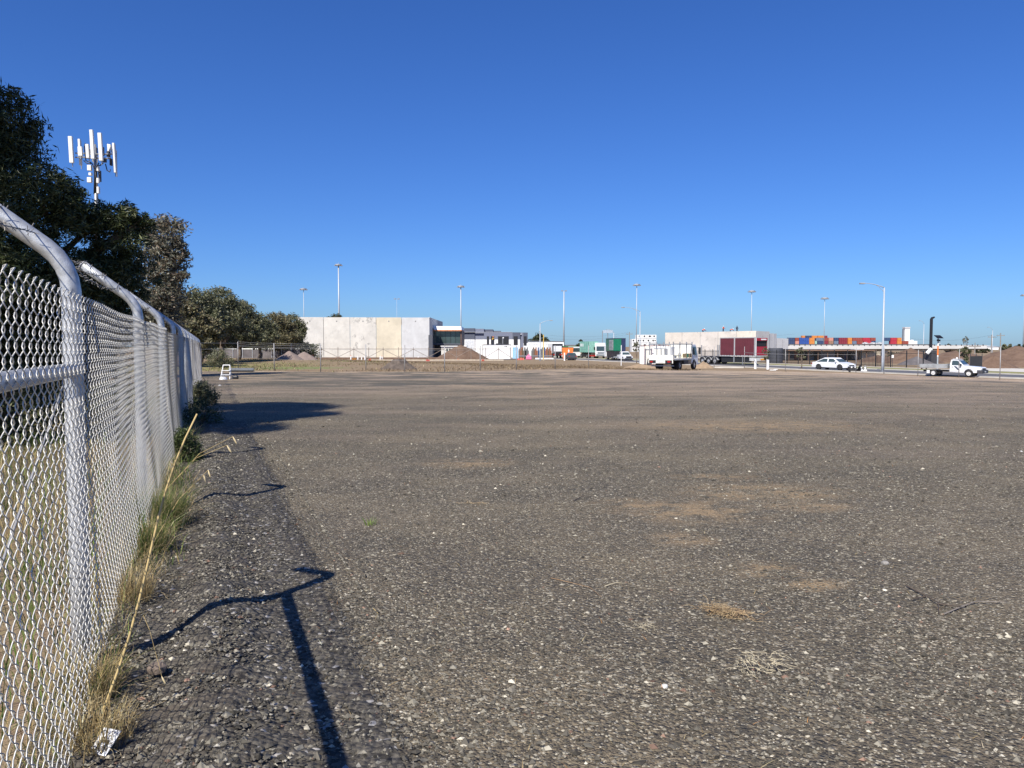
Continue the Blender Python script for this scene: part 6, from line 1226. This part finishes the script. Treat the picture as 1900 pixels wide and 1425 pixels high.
for i, (px, pt, pb) in enumerate(MK):
    c = G(px, pb); s = c.y / F_PX; ends = ['below the first joint left of the stained panel', 'under the stained panel, leftmost there', 'shortest one under the stained panel', 'just left of a bare post', 'left one of the tight pair', 'right one of the tight pair', 'under the yellow panel', 'left of the grey end panel', 'behind a bare post at the grey panel', 'short one under the grey panel', 'tallest, near the wall corner', 'at the wall corner', 'left one before the soil heap', 'right one before the soil heap'][i]
    o = thing('white_stake', f'white marker stake before the warehouse, {ends}', 'stake', c, 0, 'white stakes along the site'); MB().box(-.9 * s, .9 * s, -.06, .06, 0, (pb - pt) * s).build('stake', WHITE, o); MB().box(-.95 * s, .95 * s, -.07, .07, (pb - pt) * s + .002, (pb - pt) * s + .06).build('cap', ORANGE if i % 5 == 0 else WHITE, o)
for i, (px, py, w_, c_, lb) in enumerate([(657, 668, 8, (.62, .30, .05), 'crumpled yellow orange safety mesh below the stained panel'), (686, 669, 5, (.75, .18, .06), 'small bright orange safety mesh right of the bare post'), (794, 670, 7, (.72, .16, .12), 'red orange safety mesh at the grey wall corner'), (627, 666, 7, (.55, .25, .14), 'faded orange safety mesh before the second wall panel'), (850, 669, 6, (.75, .25, .08), 'orange safety mesh in front of the brown soil heap'), (896, 670, 5, (.70, .18, .12), 'red safety mesh below the white site container'), (966, 668, 12, (.70, .20, .15), 'pinkish safety mesh between toilet and pink bag'), (876, 667, 8, (.62, .52, .10), 'yellow barrier mesh in front of the site container')]):
    c = G(px, py); s = c.y / F_PX; o = thing('safety_mesh', lb, 'safety mesh', c, 0, 'orange safety mesh on site'); m = MB(); n = 9
    for j in range(n): m.v += [((-w_ / 2 + w_ * j / (n - 1)) * s, .15 * math.sin(j * 2.1), 0), ((-w_ / 2 + w_ * j / (n - 1)) * s, .15 * math.sin(j * 2.1) + .05, (2.2 + 1.6 * random.random()) * s)]
    m.f = [(2 * j, 2 * j + 2, 2 * j + 3, 2 * j + 1) for j in range(n - 1)]; q = m.build('mesh', M(f'mesh_{i}', c_, .7, var=.2), o); q.modifiers.new('thick', 'SOLIDIFY').thickness = .03
c = gd(700, 146); o = thing('site_edging', 'long pale timber edging laid along the site below the warehouse', 'edging', c); MB().box(-25, 24, -.1, .1, -.1, .16).build('board', M('pale_timber', (.50, .42, .32), .8), o)
c = gd(660, 158); o = thing('excavation_bank', 'low bank of brown earth against the foot of the warehouse wall', 'soil bank', c); MB().box(-14, 17, -1.2, 1.6, -.2, .42).build('bank', SOIL, o, bevel=.3)
# white folding step ladder and roll of wire mesh in the shade at the far left corner
c = G(420, 703.5); sl_ = thing('step_ladder', 'white folding step stool standing on the gravel near the far fence corner', 'ladder', c, R(5)); s = c.y / F_PX; hh_ = 26 * s
for sg in (-1, 1):
    MB().tube([(sg * .22, -.22, 0), (sg * .19, .0, hh_ * .62), (sg * .16, .08, hh_)], .022, 8).build('front_leg', WHITE, sl_); MB().tube([(sg * .22, .30, 0), (sg * .19, .05, hh_ * .6)], .02, 8).build('rear_leg', WHITE, sl_)
MB().tube([(-.16, .08, hh_), (.16, .08, hh_)], .022, 8).build('handle', WHITE, sl_); MB().box(-.20, .20, -.12, .10, hh_ * .60, hh_ * .64).build('step', WHITE, sl_); MB().box(-.21, .21, -.22, -.06, hh_ * .30, hh_ * .34).build('step', WHITE, sl_)
o = thing('white_bucket_lid', 'white plastic lump lying at the feet of the step stool', 'litter', c + Vector((-.02, -.35, 0))); bm = MB().disc((0, 0, .06), .19, 'z', .12, 14, .15); bm.build('lid', WHITE, o); MB().disc((0, 0, .125), .1, 'z', .02, 12).build('knob', CREAM, o)
o = thing('tool_bag', 'small dark bag beside the right foot of the step stool', 'bag', c + Vector((.42, .1, 0))); MB().box(-.13, .13, -.1, .1, 0, .17).build('bag', BLACK, o, bevel=.05); MB().tube([(-.08, 0, .17), (0, 0, .25), (.08, 0, .17)], .012, 5).build('handle', BLACK, o)
c = G(446, 690); rl = thing('mesh_roll', 'pale roll of wire mesh lying in the shade behind the step stool', 'wire roll', c, R(3)); r_ = .125; m = MB()
for k in range(46): m.tube([(-.7 + k * .035, r_ * math.cos(a), r_ + r_ * math.sin(a)) for a in np.linspace(0, 2 * math.pi, 13)], .006, 3)
tag(m.build('mesh', GALVD, rl), kind='stuff'); MB().disc((.05, 0, r_), r_ * .9, 'x', 1.5, 14).build('core', M('roll_inner', (.13, .155, .18), .6), rl)

# ================================================================== WORKERS
HIVIS = M('hi_vis_orange', (.85, .16, .06), .7, var=.12); HIY = M('hi_vis_yellow', (.72, .42, .05), .7, var=.12); SKIN = M('skin', (.45, .27, .19), .6); NAVT = M('navy_trousers', (.03, .035, .06), .8)
def skin_mesh(name, verts, edges, radii, mat, par, root=0):
    me = bpy.data.meshes.new(name); me.from_pydata([tuple(v) for v in verts], edges, []); o = link(name, me, mat, par)
    sk_ = o.modifiers.new('skin', 'SKIN'); sk_.use_smooth_shade = True
    for i, r in enumerate(radii): me.skin_vertices[0].data[i].radius = (r, r); me.skin_vertices[0].data[i].use_root = i == root
    ss_ = o.modifiers.new('smooth', 'SUBSURF'); ss_.levels = 1; ss_.render_levels = 1; return o
def person(label, loc, rz, J, vest, hat=None, trousers=NAVT):
    o = thing('person', label, 'person', loc, rz, 'construction workers')
    nm = ['pelvis', 'belly', 'chest', 'neck', 'head', 'crown', 'ls', 'le', 'lw', 'rs', 're', 'rw', 'lh', 'lk', 'la', 'lt', 'rh', 'rk', 'ra', 'rt']
    V = [J[k] for k in nm]; E = [(0, 1), (1, 2), (2, 3), (3, 4), (4, 5), (2, 6), (6, 7), (7, 8), (2, 9), (9, 10), (10, 11), (0, 12), (12, 13), (13, 14), (14, 15), (0, 16), (16, 17), (17, 18), (18, 19)]
    skin_mesh('body', V, E, [.13, .125, .14, .055, .095, .07, .065, .048, .036, .065, .048, .036, .09, .065, .045, .04, .09, .065, .045, .04], trousers, o)
    iv = ['pelvis', 'belly', 'chest', 'ls', 'le', 'rs', 're']; skin_mesh('vest', [J[k] for k in iv], [(0, 1), (1, 2), (2, 3), (3, 4), (2, 5), (5, 6)], [.145, .145, .165, .085, .062, .085, .062], vest, o)
    skin_mesh('face', [J['neck'], J['head'], J['crown']], [(0, 1), (1, 2)], [.06, .105, .08], SKIN, o)
    for k in ('lw', 'rw'):
        e = J['le' if k == 'lw' else 're']; d = (J[k] - e).normalized(); skin_mesh('hand', [J[k], J[k] + d * .07, J[k] + d * .13], [(0, 1), (1, 2)], [.04, .042, .025], SKIN, o)
    h_ = J['head'].lerp(J['crown'], .55); m = MB(); n = 14
    for a, zz__ in ((.125, 0), (.115, .06), (.08, .11), (.02, .13)): m.v += [(h_.x + a * math.cos(2 * math.pi * i / n), h_.y + a * math.sin(2 * math.pi * i / n), h_.z + zz__) for i in range(n)]
    m.f = [(r * n + i, r * n + (i + 1) % n, (r + 1) * n + (i + 1) % n, (r + 1) * n + i) for r in range(3) for i in range(n)] + [tuple(range(3 * n, 4 * n))]; m.disc((h_.x + .02, h_.y, h_.z), .155, 'z', .02, 14); m.build('helmet', hat or WHITE, o)
    for k in ('l', 'r'):
        a, t = J[k + 'a'], J[k + 't']; d = (t - a); MB().tube([a + Vector((0, 0, -.03)), a + d * .5 + Vector((0, 0, -.02)), t], [.055, .055, .04], 8).build('boot', BLACK, o)
def stand(lean=0.0, arm=.3, crouch=0.0):
    c = crouch; z0 = .92 - .42 * c; V_ = lambda x, y, z: Vector((x, y, z)); hip = V_(-.18 * c, 0, z0); up = V_(math.sin(lean), 0, math.cos(lean))
    J = {'pelvis': hip, 'belly': hip + up * .2, 'chest': hip + up * .42, 'neck': hip + up * .58, 'head': hip + up * .70, 'crown': hip + up * .80}
    for s, k in ((1, 'l'), (-1, 'r')):
        sh_ = hip + up * .50 + V_(0, s * .2, 0); el = sh_ + V_(.10 + .12 * arm + .1 * lean, s * .05, -.25 + .05 * arm); wr = el + V_(.20 * arm + .15 * lean, -s * .03, -.24 + .18 * arm)
        J[k + 's'], J[k + 'e'], J[k + 'w'] = sh_, el, wr; J[k + 'h'] = hip + V_(0, s * .1, -.06); J[k + 'k'] = V_(.28 * c + .03, s * .13, .48 - .06 * c); J[k + 'a'] = V_(-.05 * c, s * .13, .08); J[k + 't'] = J[k + 'a'] + V_(.17, 0, -.05)
    return J
rz_ = 5.95 + gc.z
def onroof(px, y=1.5): return Vector(((px - 950) * (DC + y) / F_PX, DC + y, rz_))
person('worker in orange bending low at the left end of the factory roof', onroof(1303), R(20), stand(1.0, .6, .55), HIVIS); person('worker in orange standing on the factory roof, second from the left', onroof(1341), R(-60), stand(.15, .6, .0), HIVIS)
person('worker in orange stooping forward beside the dark clothed worker', onroof(1354), R(-10), stand(1.25, .3, .25), HIVIS); person('worker in dark clothes standing upright on the factory roof', onroof(1366.5), R(-90), stand(.05, .1), NAVT, BLACK)
p = sc_.location + Vector((-6.5 * sc_.location.y / F_PX, .9, 28 * sc_.location.y / F_PX + .005)); person('worker in yellow orange jacket standing on the white site container', p, R(20), stand(.25, .5, .1), HIY, ORANGE)
o = thing('tool_pile', 'dark tools lying on the roof of the white site container', 'tools', p + Vector((1.3, 0, 0))); MB().box(-.6, .7, -.2, .2, 0, .22).build('tool_box', BLACK, o, bevel=.05); MB().tube([(1.0, 0, 0), (1.0, 0, 1.3)], .03, 6).build('prop', STEEL, o); MB().box(.88, 1.12, -.05, .05, 1.3, 1.55).build('lamp', WHITE, o)
